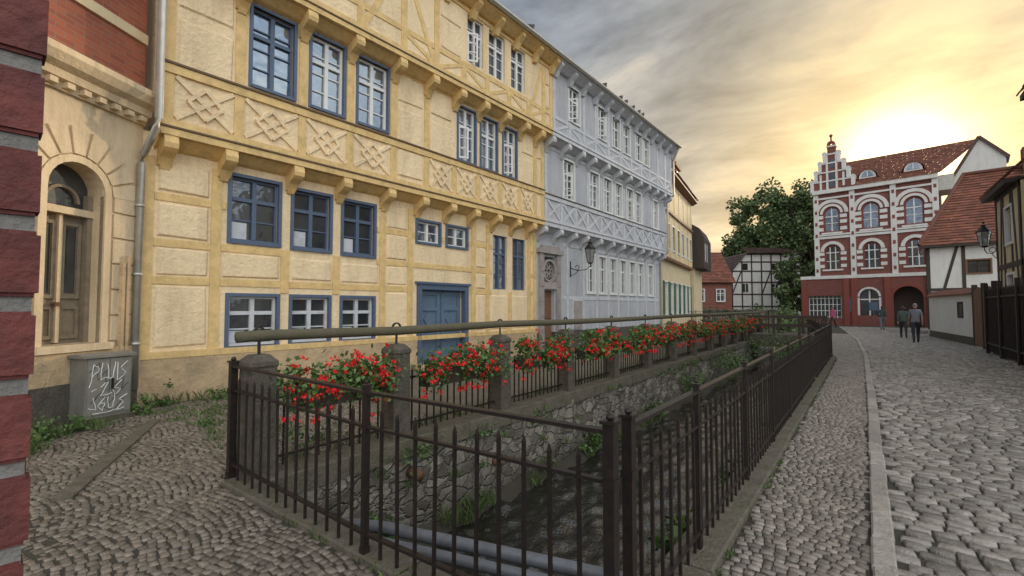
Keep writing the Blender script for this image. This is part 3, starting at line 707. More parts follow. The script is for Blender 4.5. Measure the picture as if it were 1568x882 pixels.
# ------------------------------------------------------------------ brick pillar right next to the viewer
Rv = Vector((.7955, .606, 0)); Fv = Vector((-.606, .7955, 0))
cor = Rv*-.462+Fv*.452
fd = (Rv*-.66+Fv*-.75); nd = (Rv*.75-Fv*.66)
PF = Frame(cor.x, cor.y, fd.x, fd.y, nd.x, nd.y)
G = Group('brick_pillar')
G['mortar'].box(PF, .004, .38, -.38, -.005, 0, 2.7)
z = 1.6-.0785*20+.01; k = 0
while z < 2.65:
    xs = [(0, .24), (.25, .38)] if k % 2 else [(0, .115), (.125, .38)]
    for a, b_ in xs:
        z1 = z+.064+R.uniform(-.001, .001); j = R.uniform(-.0015, .0015)
        G['brickA'].hexa([PF.p(a+j, -.1, z), PF.p(b_, -.1, z), PF.p(b_, -.002, z), PF.p(a+.004+j, -.002, z)], [PF.p(a+j, -.1, z1), PF.p(b_, -.1, z1), PF.p(b_, -.002, z1), PF.p(a+.004+j, -.002, z1)])
        G['brickA'].box(PF, a+.001+j, b_-.004, -.03, .001, z+.004, z1-.004)
    z += .0785; k += 1
G.finish({'brickA': 'bricks', 'mortar': 'mortar'})

# ------------------------------------------------------------------ iron fences
def iron_fence(name, pts, post_at, h=1.06, mid=.84, step=.118, tall=.93):
    b = MB()
    for (x0, y0), (x1, y1) in zip(pts, pts[1:]):
        d = Vector((x1-x0, y1-y0, 0)); l = d.length; F = Frame(x0, y0, d.x, d.y, -d.y, d.x)
        b.box(F, 0, l, -.022, .022, h-.014, h+.004); b.box(F, 0, l, -.017, .017, mid-.01, mid+.006); b.box(F, 0, l, -.017, .017, .16, .178)
        n = int(l/step)
        for k in range(1, n):
            s_ = l*k/n; lean = R.uniform(-.010, .010); ol = R.uniform(-.004, .004)
            top = tall+R.uniform(-.012, .012)
            w_ = .0085
            b.hexa([F.p(s_-w_, -w_, .05), F.p(s_+w_, -w_, .05), F.p(s_+w_, w_, .05), F.p(s_-w_, w_, .05)],
                   [F.p(s_+lean-w_, ol-w_, top), F.p(s_+lean+w_, ol-w_, top), F.p(s_+lean+w_, ol+w_, top), F.p(s_+lean-w_, ol+w_, top)])
            b.hexa([F.p(s_+lean-w_, ol-w_, top), F.p(s_+lean+w_, ol-w_, top), F.p(s_+lean+w_, ol+w_, top), F.p(s_+lean-w_, ol+w_, top)],
                   [F.p(s_+lean-.001, ol-.001, top+.035), F.p(s_+lean+.001, ol-.001, top+.035), F.p(s_+lean+.001, ol+.001, top+.035), F.p(s_+lean-.001, ol+.001, top+.035)])
    for (x, y, w_) in post_at:
        F = Frame(x, y, 1, 0, 0, 1)
        b.box(F, -w_, w_, -w_, w_, 0, h+.03); b.box(F, -w_*1.35, w_*1.35, -w_*1.35, w_*1.35, h+.03, h+.045)
        b.box(F, -w_*1.25, w_*1.25, -w_*1.25, w_*1.25, .0, .09); b.box(F, -w_*1.2, w_*1.2, -w_*1.2, w_*1.2, mid-.02, mid+.015)
        b.ball((x, y, h+.06), w_*.8, 8, 6, (1, 1, .8))
    return b.mesh(name, M['iron'])
rx = -.885
pr = [(rx, 2.05, .024)]
y = 3.13
while y < 17.2: pr.append((rx, y, .017)); y += 1.5
pr += [(rx, 17.6, .03)]
for k in range(1, 9): pr.append((rx+(-2.6-rx)*k/8, 17.6+13.1*k/8, .018))
iron_fence('iron_railing', [(rx, 2.05), (rx, 17.6), (-2.6, 30.7)], pr, step=.142)
iron_fence('iron_railing', [(-4.66, 1.87), (-2.56, 1.82), (-.90, 1.89)], [(-4.66, 1.87, .03), (-2.56, 1.82, .019), (-.90, 1.89, .026)], step=.145)
iron_fence('iron_railing', [(-4.6, 31.2), (-12, 35)], [(-4.6, 31.2, .03), (-7, 32.5, .02), (-9.5, 33.8, .02), (-12, 35, .03)], h=1.3, mid=1.1, tall=1.25, step=.2)

# stone-post fence with timber rail
G = Group('stone_post_fence', smooth=('railwood',))
py = [2.03, 3.62, 5.6]+[7.55+1.95*k for k in range(11)]
for k, y in enumerate(py):
    x = -4.52+.006*(y-2)
    F = Frame(x, y, 1, R.uniform(-.04, .04), R.uniform(-.03, .03), 1); w_ = .125
    j = R.uniform(-.02, .02)
    sq = lambda q, z: [F.p(-w_*q, -w_*q, z), F.p(w_*q, -w_*q, z), F.p(w_*q, w_*q, z), F.p(-w_*q, w_*q, z)]
    G['stonepost'].hexa(sq(1, 0), sq(.93, 1.05+j)); G['stonepost'].hexa(sq(.93, 1.05+j), sq(1.03, 1.07+j)); G['stonepost'].hexa(sq(1.03, 1.07+j), sq(1.0, 1.11+j)); G['stonepost'].hexa(sq(1.0, 1.11+j), sq(.55, 1.17+j))
    G['iron'].tube([(x, y, 1.15), (x, y, 1.28)], .014, 6); G['iron'].ring(Frame(x, y, 0, 1, 1, 0), 0, 1.35, .05, .065, -.012, .012, 10, -.6, math.pi+.6)
    if k+1 < len(py):
        y2 = py[k+1]; Fr = Frame(x, y+w_, 0, 1, 1, 0); L_ = y2-y-2*w_
        for z in (.16, .72): G['iron'].box(Fr, 0, L_, -.015, .015, z, z+.025)
        n = int(L_/.12)
        for q in range(1, n): G['iron'].box(Fr, L_*q/n-.008, L_*q/n+.008, -.008, .008, .08, .82)
pts = [(-4.54, 1.84, 1.325)]+[(-4.52+.006*(y-2)+R.uniform(-.008, .008), y, 1.325+R.uniform(-.012, .012)) for y in py]
G['railwood'].tube(pts, .055, 8)
G.finish({'stonepost': 'posts', 'iron': 'iron_panels', 'railwood': 'top_rail'})

# flower boxes
for k in range(len(py)-1):
    y0_, y1_ = py[k]+.2, py[k+1]-.2; y = (y0_+y1_)/2; x = -4.34
    G = Group('geranium_flower_box'); L_ = (y1_-y0_)/2*.98
    G['planter'].prism(Frame(x, y-L_*.9, 0, 1, 1, 0), [(-.07, .62), (.07, .62), (.1, .8), (-.1, .8)], 0, L_*1.8)
    near = 1 if k < 3 else (.7 if k < 6 else .5)
    sz = 1 if k < 3 else 1.35
    cl = [(R.uniform(-1.0, 1.0)*L_, R.uniform(-.06, .18), R.uniform(.66, 1.04)) for _ in range(36)]
    for c in cl:
        for _ in range(int(50*near)):
            G['leaf'].leaf((x+c[1]+R.gauss(0, .07), y+c[0]+R.gauss(0, .08), c[2]+R.gauss(0, .065)), .055*sz)
    for _ in range(int(92*near)):
        c = R.choice(cl); dz = abs(R.gauss(0, .08)); do = R.uniform(.02, .14)
        px, pyy, pz = x+c[1]+do, y+c[0]+R.gauss(0, .1), c[2]+dz-.02
        if R.random() < .12: pz = R.uniform(.5, .62)
        nb = int(16*near)+4; rr_ = R.uniform(.012, .026)*sz
        for _ in range(nb): G['petal'].leaf((px+R.gauss(0, rr_), pyy+R.gauss(0, rr_), pz+R.gauss(0, rr_*.7)), .028*sz)
    G.finish({'planter': 'trough', 'leaf': 'leaves', 'petal': 'blossoms'})

# pipes in canal
b = MB()
for dz, dy, r in ((0, 0, .052), (-.05, -.14, .045), (-.12, -.27, .05)):
    b.tube([(-4.4, 2.38+dy*.3, -.52+dz), (-4.0, 2.42+dy, -.38+dz), (-3.4, 2.58+dy, -.31+dz), (-2.4, 2.84+dy, -.30+dz), (-.95, 3.22+dy, -.30+dz)], r, 12)
b.mesh('canal_pipes', M['pipe'], True)
b = MB(); b.tube([(-4.35, 3.7, -.34), (-4.15, 3.7, -.36)], .065, 12); b.tube([(-4.35, 5.2, -.6), (-4.15, 5.2, -.62)], .05, 10); b.mesh('drain_pipe', M['rust'], True)

# vegetation
def tuft(b, c, n, r, h, mat=None):
    for _ in range(n):
        a = R.uniform(0, 6.28); q = r*math.sqrt(R.random()); x, y = c[0]+q*math.cos(a), c[1]+q*math.sin(a); hh = h*R.uniform(.4, 1.1)
        lx, ly = R.gauss(0, .35)*hh, R.gauss(0, .35)*hh; w_ = .005+.004*R.random(); a2 = R.uniform(0, 3.14); ux, uy = w_*math.cos(a2), w_*math.sin(a2)
        b.quad((x-ux, y-uy, c[2]), (x+ux, y+uy, c[2]), (x+lx*.5+ux*.7, y+ly*.5+uy*.7, c[2]+hh*.65), (x+lx, y+ly, c[2]+hh))
def bush(b, c, r, n, size):
    cl = [(c[0]+R.gauss(0, r*.5), c[1]+R.gauss(0, r*.5), c[2]+abs(R.gauss(0, r*.45))) for _ in range(9)]
    for _ in range(n):
        k = R.choice(cl); b.leaf((k[0]+R.gauss(0, r*.25), k[1]+R.gauss(0, r*.25), max(c[2], k[2]+R.gauss(0, r*.22))), size)
b = MB()
for c, n, r in (((-7.3, .8, .02), 120, .25), ((-8.0, 1.1, .02), 160, .25), ((-8.1, 1.6, .02), 80, .2)): tuft(b, c, n, r, .16)
for k in range(90):
    x = R.uniform(-9.1, -4.8); y = R.choice([R.uniform(2.4, 4.5), R.uniform(2.3, 3.2)]); tuft(b, (x, y, .01), 22, .13, .06)
for k in range(30): tuft(b, (-9.15, 2.5+k*.3, .01), 30, .13, .2)
for k in range(46): tuft(b, (-4.75+R.uniform(-.1, .1), 2.2+k*.4, .02), 30, .13, .13)
for k in range(50): tuft(b, (R.uniform(-4.6, -1.2), 1.85+R.uniform(-.06, .06), .02), 12, .05, .04)
for k in range(70): tuft(b, (-.76+R.uniform(-.04, .03), R.uniform(2.3, 17), .02), 10, .05, .035)
b.mesh('grass_tufts', M['grass'], fix=False)
b = MB()
for c, r, n in (((-7.9, .95, .02), .26, 500), ((-7.4, .75, .02), .22, 420), ((-8.15, 1.45, .02), .14, 200), ((-8.6, 2.2, .02), .2, 300), ((-9.0, 2.6, .02), .15, 200), ((-8.9, 3.4, .02), .2, 220), ((-7.2, 2.5, .02), .2, 120), ((-6.2, 2.8, .02), .25, 120), ((-5.2, 3.0, .02), .25, 160)): bush(b, c, r, n, .045)
b.mesh('weeds', M['leaf'], fix=False)
b = MB()
for c, r, n in (((-4.12, 3.1, -.85), .2, 220), ((-1.15, 3.6, -.3), .2, 350), ((-1.2, 4.4, -.6), .25, 350), ((-1.2, 5.8, -.5), .25, 350), ((-4.15, 8, -1.0), .28, 220), ((-4.15, 11, -1.0), .3, 260), ((-1.25, 7.5, -.6), .35, 400), ((-1.25, 9.5, -.5), .35, 450), ((-1.3, 12, -.5), .45, 600), ((-4.1, 14, -.8), .4, 400), ((-1.4, 14.5, -.4), .5, 700), ((-1.6, 16.5, -.4), .55, 700), ((-3.9, 18, -.5), .6, 700), ((-2.0, 19.5, -.4), .6, 800), ((-2.4, 22, -.4), .6, 800), ((-3.9, 23, -.4), .7, 800), ((-3.0, 28, -.2), .9, 900)): bush(b, c, r, n, .07)
for k in range(12):
    y = R.uniform(2.5, 20)
    for _ in range(50): b.leaf((-4.22+R.gauss(0, .03), y+R.gauss(0, .12), -.02-abs(R.gauss(0, .13))), .045)
b.mesh('canal_plants', M['leaf'], fix=False)
b = MB()
for k in range(36): tuft(b, (R.choice([-4.15, -1.12]), R.uniform(2.6, 22), R.uniform(-1.2, -1.05)), 40, .12, .25)
for k in range(36): tuft(b, (-4.22, R.uniform(2.6, 22), R.uniform(-.9, 0)), 20, .06, .12)
b.mesh('canal_grass', M['grass'], fix=False)

# sluice footbridge
G = Group('footbridge')
G['stonepost'].box(W, -4.5, -1.3, 24.0, 25.6, -.2, .35)
for y in (24.0, 25.5):
    for z in (.7, 1.1): G['darkwood'].box(W, -4.4, -1.4, y, y+.08, z, z+.1)
    for x in (-4.4, -3.4, -2.4, -1.5): G['darkwood'].box(W, x, x+.1, y-.01, y+.09, .35, 1.2)
G.finish({'stonepost': 'deck', 'darkwood': 'railing'})

# ------------------------------------------------------------------ red brick building
BF = Frame(-3.53, 50.1, .991, -.134, -.134, -.991)
M['brickB'] = brick_mat('brick_school', (.991, -.134), (.21, .064, .050), (.155, .048, .040), (.16, .09, .07), 1.0)
G = Group('red_brick_town_hall')
Lb = 8.35; up = [(c-.62, c+.62, 8.25, 10.55) for c in (1.33, 4.1, 6.9)]; lo = [(c-.6, c+.6, 4.95, 7.15) for c in (1.33, 4.1, 6.9)]
arch_h = (5.4, 7.3, 0, 3.3); win0 = (3.2, 4.5, .9, 3.1); gate = (-.6, 1.9, .6, 2.6)
G['brickB'].wall(BF, 0, Lb, 4.2, 11.9, -.5, 0, up+lo)
G['brickB'].wall(BF, -1.1, Lb, 0, 4.2, -.5, .12, [arch_h, win0, gate])
G['darkwood'].box(BF, -1.0, Lb-.05, -6.5, -.9, 0, 4.1); G['brickB'].box(BF, 0.05, Lb-.05, -7.5, -.9, 4.1, 11.8)  # dark ground-floor core: shade of the arch passage put into its colour
for (a, b_, z0, z1) in up:
    c = (a+b_)/2; r = .62; zc = z1-r
    G['brickB'].arch(BF, c, zc, r, z1, -.5, 0)
    G['glass'].box(BF, a, b_, -.22, -.2, z0, z1)
    G['redbrickplain'].ring(BF, c, zc, .5, .62, -.2, -.1, 12); G['redbrickplain'].box(BF, a, a+.12, -.2, -.1, z0, zc); G['redbrickplain'].box(BF, b_-.12, b_, -.2, -.1, z0, zc)
    G['redbrickplain'].box(BF, a+.12, b_-.12, -.2, -.1, z0, z0+.12)
    G['white'].box(BF, c-.04, c+.04, -.2, -.12, z0+.12, z1-.12); G['white'].box(BF, a+.12, b_-.12, -.2, -.13, zc-.3, zc-.22); G['white'].box(BF, a+.12, b_-.12, -.2, -.14, z0+.8, z0+.85)
    G['cwhite'].ring(BF, c, zc, .66, .86, -.02, .06, 12); G['redbrickplain'].ring(BF, c, zc, .86, .98, -.02, .05, 12); G['cwhite'].ring(BF, c, zc, .98, 1.26, -.02, .09, 12)
    G['cwhite'].box(BF, a-.16, b_+.16, -.02, .09, z0-.14, z0)
    for zz in (z0+.15, z0+.75, z0+1.25): G['cwhite'].box(BF, a-.5, a-.003, -.02, .05, zz, zz+.3); G['cwhite'].box(BF, b_+.003, b_+.5, -.02, .05, zz, zz+.3)
for (a, b_, z0, z1) in lo:
    c = (a+b_)/2; G['brickB'].arch(BF, c, z1-.6, .6, z1, -.5, 0)
    G['glassdark'].box(BF, a, b_, -.22, -.2, z0, z1)
    G['redbrickplain'].ring(BF, c, z1-.6, .48, .6, -.2, -.1, 12); G['redbrickplain'].box(BF, a, a+.12, -.2, -.1, z0, z1-.6); G['redbrickplain'].box(BF, b_-.12, b_, -.2, -.1, z0, z1-.6)
    for q in (-.2, .2): G['white'].box(BF, c+q-.035, c+q+.035, -.2, -.12, z0, z1-.2)
    G['white'].box(BF, a+.1, b_-.1, -.2, -.13, z1-.75, z1-.67); G['white'].box(BF, a+.1, b_-.1, -.2, -.14, z0+.7, z0+.75)
    G['cwhite'].ring(BF, c, z1-.6, .64, .9, -.02, .06, 12); G['cwhite'].box(BF, a-.16, b_+.16, -.02, .09, z0-.14, z0)
    for zz in (z0+.15, z0+.75, z0+1.25): G['cwhite'].box(BF, a-.42, a-.003, -.02, .05, zz, zz+.28); G['cwhite'].box(BF, b_+.003, b_+.42, -.02, .05, zz, zz+.28)
for s_ in (0, 2.66, 5.43, Lb-.34):
    G['cwhite'].box(BF, s_, s_+.38, -.02, .12, 4.25, 11.9)
    for k in range(7): G['redbrickplain'].box(BF, s_+.10, s_+.28, .1, .135, 4.7+k*1.05, 5.0+k*1.05)
for z, h_, o in ((4.1, .28, .2), (7.68, .2, .1), (7.94, .14, .13), (11.25, .16, .1), (11.75, .34, .3)): G['cwhite'].box(BF, -.05 if z > 4.2 else -1.15, Lb+.05, -.02, o, z, z+h_)
G['brickB'].arch(BF, 6.35, 2.35, .95, 3.3, -.5, .12); G['redbrickplain'].ring(BF, 6.35, 2.35, .95, 1.15, .1, .17, 12)
G['glassdark'].box(BF, 3.2, 4.5, -.2, -.15, .9, 3.1); G['white'].box(BF, 3.8, 3.9, -.15, -.08, .9, 3.1); G['white'].box(BF, 3.2, 4.5, -.15, -.09, 2.2, 2.3); G['cwhite'].ring(BF, 3.85, 2.5, .65, .8, .1, .16, 10); G['cwhite'].box(BF, 3.05, 3.2, .1, .15, .9, 2.4); G['cwhite'].box(BF, 4.5, 4.65, .1, .15, .9, 2.4)
G['glassdark'].box(BF, -.6, 1.9, -.3, -.25, .6, 2.6)
for k in range(9): G['white'].box(BF, -.6+k*.3, -.55+k*.3, -.25, -.2, .6, 2.6)
for k in range(4): G['white'].box(BF, -.6, 1.9, -.25, -.19, .7+k*.55, .75+k*.55)
for s_ in (-1.1, 2.1, 2.65, 4.9, 7.5): G['redbrickplain'].box(BF, s_, s_+.4, .1, .25, 0, 4.1)
gc = 1.45; steps = [(1.62, 11.9, 12.9), (1.3, 12.9, 13.7), (.98, 13.7, 14.5), (.62, 14.5, 15.3), (.3, 15.3, 16.0)]
for hw, z0, z1 in steps:
    G['brickB'].box(BF, gc-hw, gc+hw, -.45, .05, z0, z1); G['cwhite'].box(BF, gc-hw-.06, gc+hw+.06, -.5, .11, z1-.09, z1+.04)
    for sgn in (-1, 1):
        x = gc+sgn*(hw-.1)
        if hw > .4:
            G['cwhite'].box(BF, x-.13, x+.13, -.3, .14, z0, z1-.09)
            G['cwhite'].ring(BF, x, z1+.05, .0, .2, -.25, .1, 10)
for x in (gc-.35, gc+.35, gc-.85, gc+.85): G['cwhite'].box(BF, x-.08, x+.08, .04, .1, 12.1, 13.5 if abs(x-gc) > .5 else 15.2)
G['glassdark'].box(BF, gc-.22, gc+.22, .05, .06, 12.3, 13.5); G['glassdark'].box(BF, gc-.18, gc+.18, .05, .06, 14, 14.8)
G['redbrickplain'].ring(BF, gc, 16.15, .1, .32, -.2, .1, 12, 0, 6.283); G['redbrickplain'].tube([BF.p(gc, -.05, 16.4), BF.p(gc, -.05, 16.9)], .07, 8); G['redbrickplain'].ball(BF.p(gc, -.05, 16.95), .14)
rz = 15.7
G['rooftile'].roofplane(BF.p(2.2, .35, 12.08), BF.p(Lb+.2, .35, 12.08), BF.p(Lb+2.7, -5.5, rz), BF.p(1.45, -5.5, rz), 24)
G['rooftile'].roofplane(BF.p(gc-1.6, -.4, 12.0), BF.p(gc-1.6, -6, 12.0), BF.p(gc, -6, 15.6), BF.p(gc, -.4, 15.6), 20)
G['rooftile'].roofplane(BF.p(gc+1.6, -.4, 12.0), BF.p(gc+1.6, -6, 12.0), BF.p(gc, -6, 15.6), BF.p(gc, -.4, 15.6), 20)
for c in (3.9, 6.9):
    G['cwhite'].plate(BF, [(c-.6*math.cos(math.pi*k/10), 12.75+.75*math.sin(math.pi*k/10)) for k in range(11)], -2.6, -.55)
    G['glass'].plate(BF, [(c-.42*math.cos(math.pi*k/10), 12.85+.5*math.sin(math.pi*k/10)) for k in range(11)], -.55, -.53)
    G['white'].box(BF, c-.03, c+.03, -.53, -.5, 12.85, 13.35); G['rooftile'].ring(BF, c, 12.75, .72, .82, -2.6, -.45, 10)
G['cwhite'].plate(BF, [(9.3, 0), (12.2, 0), (12.2, 13.3), (10.75, 15.1), (9.3, 12.4)], -5.5, -3)
G['roofdark'].dbox(BF, (9.2, 12.3), (10.75, 15.2), .2, -5.5, -2.85); G['roofdark'].dbox(BF, (10.75, 15.2), (12.35, 13.25), .2, -5.5, -2.85)
G['zinc'].box(BF, 8.35, 9.3, -3, -.3, 10.8, 12.0)
G.finish({'brickB': 'brick_walls', 'cwhite': 'stone_trim', 'rooftile': 'roof', 'redbrickplain': 'red_window_frames'})
b = MB(); b.box(BF, 2.5, 2.64, .14, .2, 1.2, 2.4); b.box(BF, 4.0, 4.6, 1.5, 1.55, 1.3, 2.0); b.box(BF, 4.28, 4.32, 1.5, 1.54, 0, 1.3); b.mesh('blue_sign', M['blue'])

# ------------------------------------------------------------------ right side houses
def timber(T, F, L_, z0, z1, o, rows, n, w=.16, br=True):
    for k in range(n+1):
        s_ = w/2+(L_-w)*k/n; T.box(F, s_-w/2, s_+w/2, o-.02, o+.025, z0, z1)
    for z in rows: T.box(F, 0, L_, o-.02, o+.028, z-w/2, z+w/2)
    if br:
        d = (L_-w)/n
        T.dbox(F, (w+.02, z0+.1), (d*.9, z1-.1), w*.85, o-.02, o+.021); T.dbox(F, (L_-w-.02, z0+.1), (L_-d*.9, z1-.1), w*.85, o-.02, o+.021)
HF = Frame(2.89, 36.1, .997, -.079, -.079, -.997)
G = Group('small_half_timbered_house')
G['cwhite'].wall(HF, 0, 9, 0, 5.2, -.3, 0, [(1.7, 2.6, 3.5, 4.2), (5, 6, 3.4, 4.2)])
G['cwhite'].box(HF, 0, 9, -5, -.3, 0, 5.2)
timber(G['darkwood'], HF, 9, .3, 5.2, 0, (.4, 2.6, 5.1), 6)
for a, c_ in ((1.7, 2.6), (5, 6)): window(G, HF, a, c_, 3.5, 4.2, 0, 'brownwood', 'darkwood', 'glassdark', 2)
SF = Frame(*HF.p(0, 0, 0)[:2], -HF.n.x, -HF.n.y, -HF.w.x, -HF.w.y)
timber(G['darkwood'], SF, 5, .3, 5.2, 0, (.4, 2.6, 5.1), 4)
G['rooftile'].roofplane(HF.p(-.3, .35, 5.15), HF.p(9.3, .35, 5.15), HF.p(9.3, -2.5, 9.5), HF.p(1.8, -2.5, 9.5), 26)
G['rooftile'].roofplane(HF.p(-.3, .35, 5.15), HF.p(-.3, -5.3, 5.15), HF.p(1.8, -2.5, 9.5), HF.p(1.8, -2.5, 9.5), 26)
G['rooftile'].tube([HF.p(-.3, .35, 5.2), HF.p(1.8, -2.5, 9.58), HF.p(9.3, -2.5, 9.58)], .12, 6)
G['darkwood'].box(HF, -.25, 9.25, .2, .38, 5.02, 5.14)
G['rooftile'].box(HF, 4.2, 4.9, -2.9, -2.1, 9, 10.6)
G.finish({'cwhite': 'walls', 'darkwood': 'timber_frame', 'rooftile': 'roof'})
d = Vector((3.49-2.69, 26.4-33.7)); GF = Frame(2.75, 33.7, d.x, d.y, d.y, -d.x)
G = Group('whitewashed_garden_wall')
G['cwhite'].box(GF, 0, 7.3, -.25, 0, .35, 2.15); G['stonepost'].box(GF, 0, 7.3, -.3, .04, 0, .35)
G['cwhite'].box(GF, -.003, .25, -2.2, -.25, .0, 2.15)
G['rooftile'].prism(GF, [(.12, 2.12), (.12, 2.18), (-.12, 2.42), (-.38, 2.18), (-.38, 2.12)], 0, 7.3)
G['glassdark'].box(GF, 5.1, 5.7, 0, .01, 1.2, 1.75)
for a in (5.02, 5.7): G['darkwood'].box(GF, a, a+.08, 0, .03, 1.12, 1.83)
G['darkwood'].box(GF, 5.1, 5.7, 0, .03, 1.12, 1.2); G['darkwood'].box(GF, 5.1, 5.7, 0, .03, 1.75, 1.83)
G.finish({'cwhite': 'wall', 'stonepost': 'base', 'rooftile': 'coping_tiles'})
GT = Frame(3.52, 26.3, .0, -1, -1, 0)
G = Group('wooden_gate')
for k in range(24): G['brownwood'].box(GT, k*.155, k*.155+.148, 0, .03+R.uniform(0, .006), .1, 2.15+.2*math.sin(math.pi*((k % 12)+.5)/12))
for z in (.4, 1.7): G['brownwood'].box(GT, 0, 3.7, -.06, 0, z, z+.14)
for s_ in (-.1, 1.8, 3.65): G['darkwood'].box(GT, s_-.08, s_+.08, -.1, .06, 0, 2.5)
G.finish({'brownwood': 'planks', 'darkwood': 'posts'})
OF = Frame(3.62, 22.5, .0, -1, -1, 0)
G = Group('ochre_half_timbered_house')
G['creamlight'].wall(OF, 0, 3.1, 0, 5.3, -.3, 0, [(1.3, 2.1, 1.2, 2.6), (1.3, 2.1, 3.6, 4.7)]); G['creamlight'].box(OF, 0, 3.1, -6, -.3, 0, 5.3)
timber(G['darkwood'], OF, 3.1, .3, 5.3, 0, (.4, 2.9, 5.2), 3)
window(G, OF, 1.3, 2.1, 1.2, 2.6, 0, 'white', 'white', 'glassdark', 3); window(G, OF, 1.3, 2.1, 3.6, 4.7, 0, 'white', 'white', 'glassdark', 3)
G['darkwood'].prism(OF, [(-.3, 5.3), (.3, 5.22), (.32, 5.36), (-.3, 5.4)], -.3, 3.1)
G['rooftile'].roofplane(OF.p(-.3, .34, 5.36), OF.p(3.1, .34, 5.36), OF.p(3.1, -2.4, 8.2), OF.p(-.3, -2.4, 8.2), 20)
G['creamlight'].plate(Frame(3.62, 22.48, 1, 0, 0, 1), [(0, 5.3), (2.4, 7.9), (5, 5.3)], -.2, 0)
G.finish({'creamlight': 'walls', 'darkwood': 'timber_frame', 'rooftile': 'roof'})
G = Group('tall_street_house')
TF = Frame(4.5, 19.3, .0, -1, -1, 0)
G['creamlight'].wall(TF, 0, 9, 0, 7.7, -.3, 0, [(a, a+.9, z, z+1.4) for a in (1, 3.5, 6) for z in (1.2, 4.6)]); G['creamlight'].box(TF, 0, 9, -6, -.3, 0, 7.7)
for a in (1, 3.5, 6):
    for z in (1.2, 4.6): window(G, TF, a, a+.9, z, z+1.4, 0, 'white', 'white', 'glassdark', 3)
timber(G['darkwood'], TF, 9, .3, 7.7, 0, (.4, 3.9, 7.6), 7)
G['darkwood'].prism(TF, [(-.3, 7.7), (.75, 7.62), (.75, 7.78), (-.3, 7.9)], -.35, 9)
G['rooftile'].roofplane(TF.p(-.35, .8, 7.78), TF.p(9, .8, 7.78), TF.p(9, -2.8, 12), TF.p(-.35, -2.8, 12), 24)
G.finish({'creamlight': 'walls', 'darkwood': 'timber_frame', 'rooftile': 'roof'})
b = MB()
for k in range(46):
    y = 16.2+k*.14; b.box(W, 3.3, 3.325, y, y+.03, .1, 2.15); b.hexa([(3.3, y, 2.15), (3.325, y, 2.15), (3.325, y+.03, 2.15), (3.3, y+.03, 2.15)], [(3.31, y+.014, 2.25), (3.314, y+.014, 2.25), (3.314, y+.016, 2.25), (3.31, y+.016, 2.25)])
for z in (.35, 1.9): b.box(W, 3.28, 3.32, 16.2, 22.6, z, z+.05)
for y in (16.2, 18.3, 20.4, 22.5): b.box(W, 3.25, 3.36, y, y+.1, 0, 2.4)
b.mesh('tall_iron_fence', M['iron'])
b = MB()
for k in range(42): b.box(W, 3.40+R.uniform(0, .01), 3.44, 16.2+k*.15, 16.34+k*.15, 0, 1.7+R.uniform(-.03, .03))
b.mesh('plank_fence', M['brownwood'])

def lantern(name, base, out, arm=.75, s=1.):
    G = Group(name); base = Vector(base); out = Vector(out).normalized()
    P = lambda a, z: base+out*a+Vector((0, 0, z))
    G['iron'].tube([P(0, -.35), P(.0, .25)], .02, 6)
    G['iron'].tube([P(0, .0), P(arm*.35, -.12), P(arm*.8, -.1), P(arm, .02), P(arm, .1)], .015, 6)
    G['iron'].tube([P(0, -.3), P(arm*.2, -.25), P(arm*.45, -.1)], .012, 6)
    G['iron'].ring(Frame(base.x, base.y, out.x, out.y, -out.y, out.x), arm*.35, base.z-.0, .07, .09, -.01, .01, 12, 0, 5)
    c = P(arm, .1)
    def rg(z, r): return [c+Vector((r*math.cos(math.pi*k/3), r*math.sin(math.pi*k/3), z)) for k in range(6)]
    G['iron'].hexa(rg(0, .05*s), rg(.05, .1*s)); G['lampglass'].hexa(rg(.05, .095*s), rg(.48*s, .17*s))
    for k in range(6): G['iron'].tube([rg(.05, .1*s)[k], rg(.48*s, .175*s)[k]], .009, 4)
    G['iron'].hexa(rg(.48*s, .2*s), rg(.51*s, .2*s)); G['iron'].hexa(rg(.51*s, .19*s), rg(.64*s, .08*s)); G['iron'].hexa(rg(.64*s, .06*s), rg(.72*s, .07*s)); G['iron'].ball(c+Vector((0, 0, .78*s)), .04)
    G.finish({'iron': 'frame', 'lampglass': 'glass_panes'})
lantern('wall_lantern', YF.p(13.2, .02, 3.1), YF.n, .85, 1.15)
lantern('wall_lantern', (3.6, 22.45, 3.55), (-.9, .3, 0), .3, 1.1)

# ------------------------------------------------------------------ far middle houses and trees
DF = Frame(-12.3, 53.5, .7955, .606, .606, -.7955)
G = Group('white_timber_frame_house')
G['cwhite'].plate(DF, [(0, 0), (8.6, 0), (8.6, 7.4), (2.8, 7.4), (0, 4.2)], -6, 0)
T = G['darkwood']
for k in range(9): T.box(DF, .02+k*1.06, .16+k*1.06, -.02, .03, 0, [4.2, 5.4, 6.6, 7.4, 7.4, 7.4, 7.4, 7.4, 7.4][k])
for z in (1.6, 2.9, 4.2, 5.4, 6.4, 7.25): T.box(DF, 0 if z < 4.5 else (z-4.2)*.88, 8.6, -.02, .034, z, z+.14)
for a in (1.1, 4.3, 6.4):
    T.dbox(DF, (a, 2.9), (a+1, 5.4), .13, -.02, .025)
    G['glassdark'].box(DF, a+1.15, a+1.75, 0, .02, 3.2, 4.1); G['white'].box(DF, a+1.42, a+1.48, .02, .04, 3.2, 4.1)
    G['glassdark'].box(DF, a+1.15, a+1.75, 0, .02, 5.6, 6.3)
G['roofdark'].roofplane(DF.p(-.2, .3, 4.0), DF.p(-.2, -6.3, 4.0), DF.p(2.8, -6.3, 7.5), DF.p(2.8, .3, 7.5), 14)
G['roofdark'].roofplane(DF.p(2.7, .4, 7.4), DF.p(8.8, .4, 7.4), DF.p(8.0, -3, 8.4), DF.p(3.6, -3, 8.4), 14)
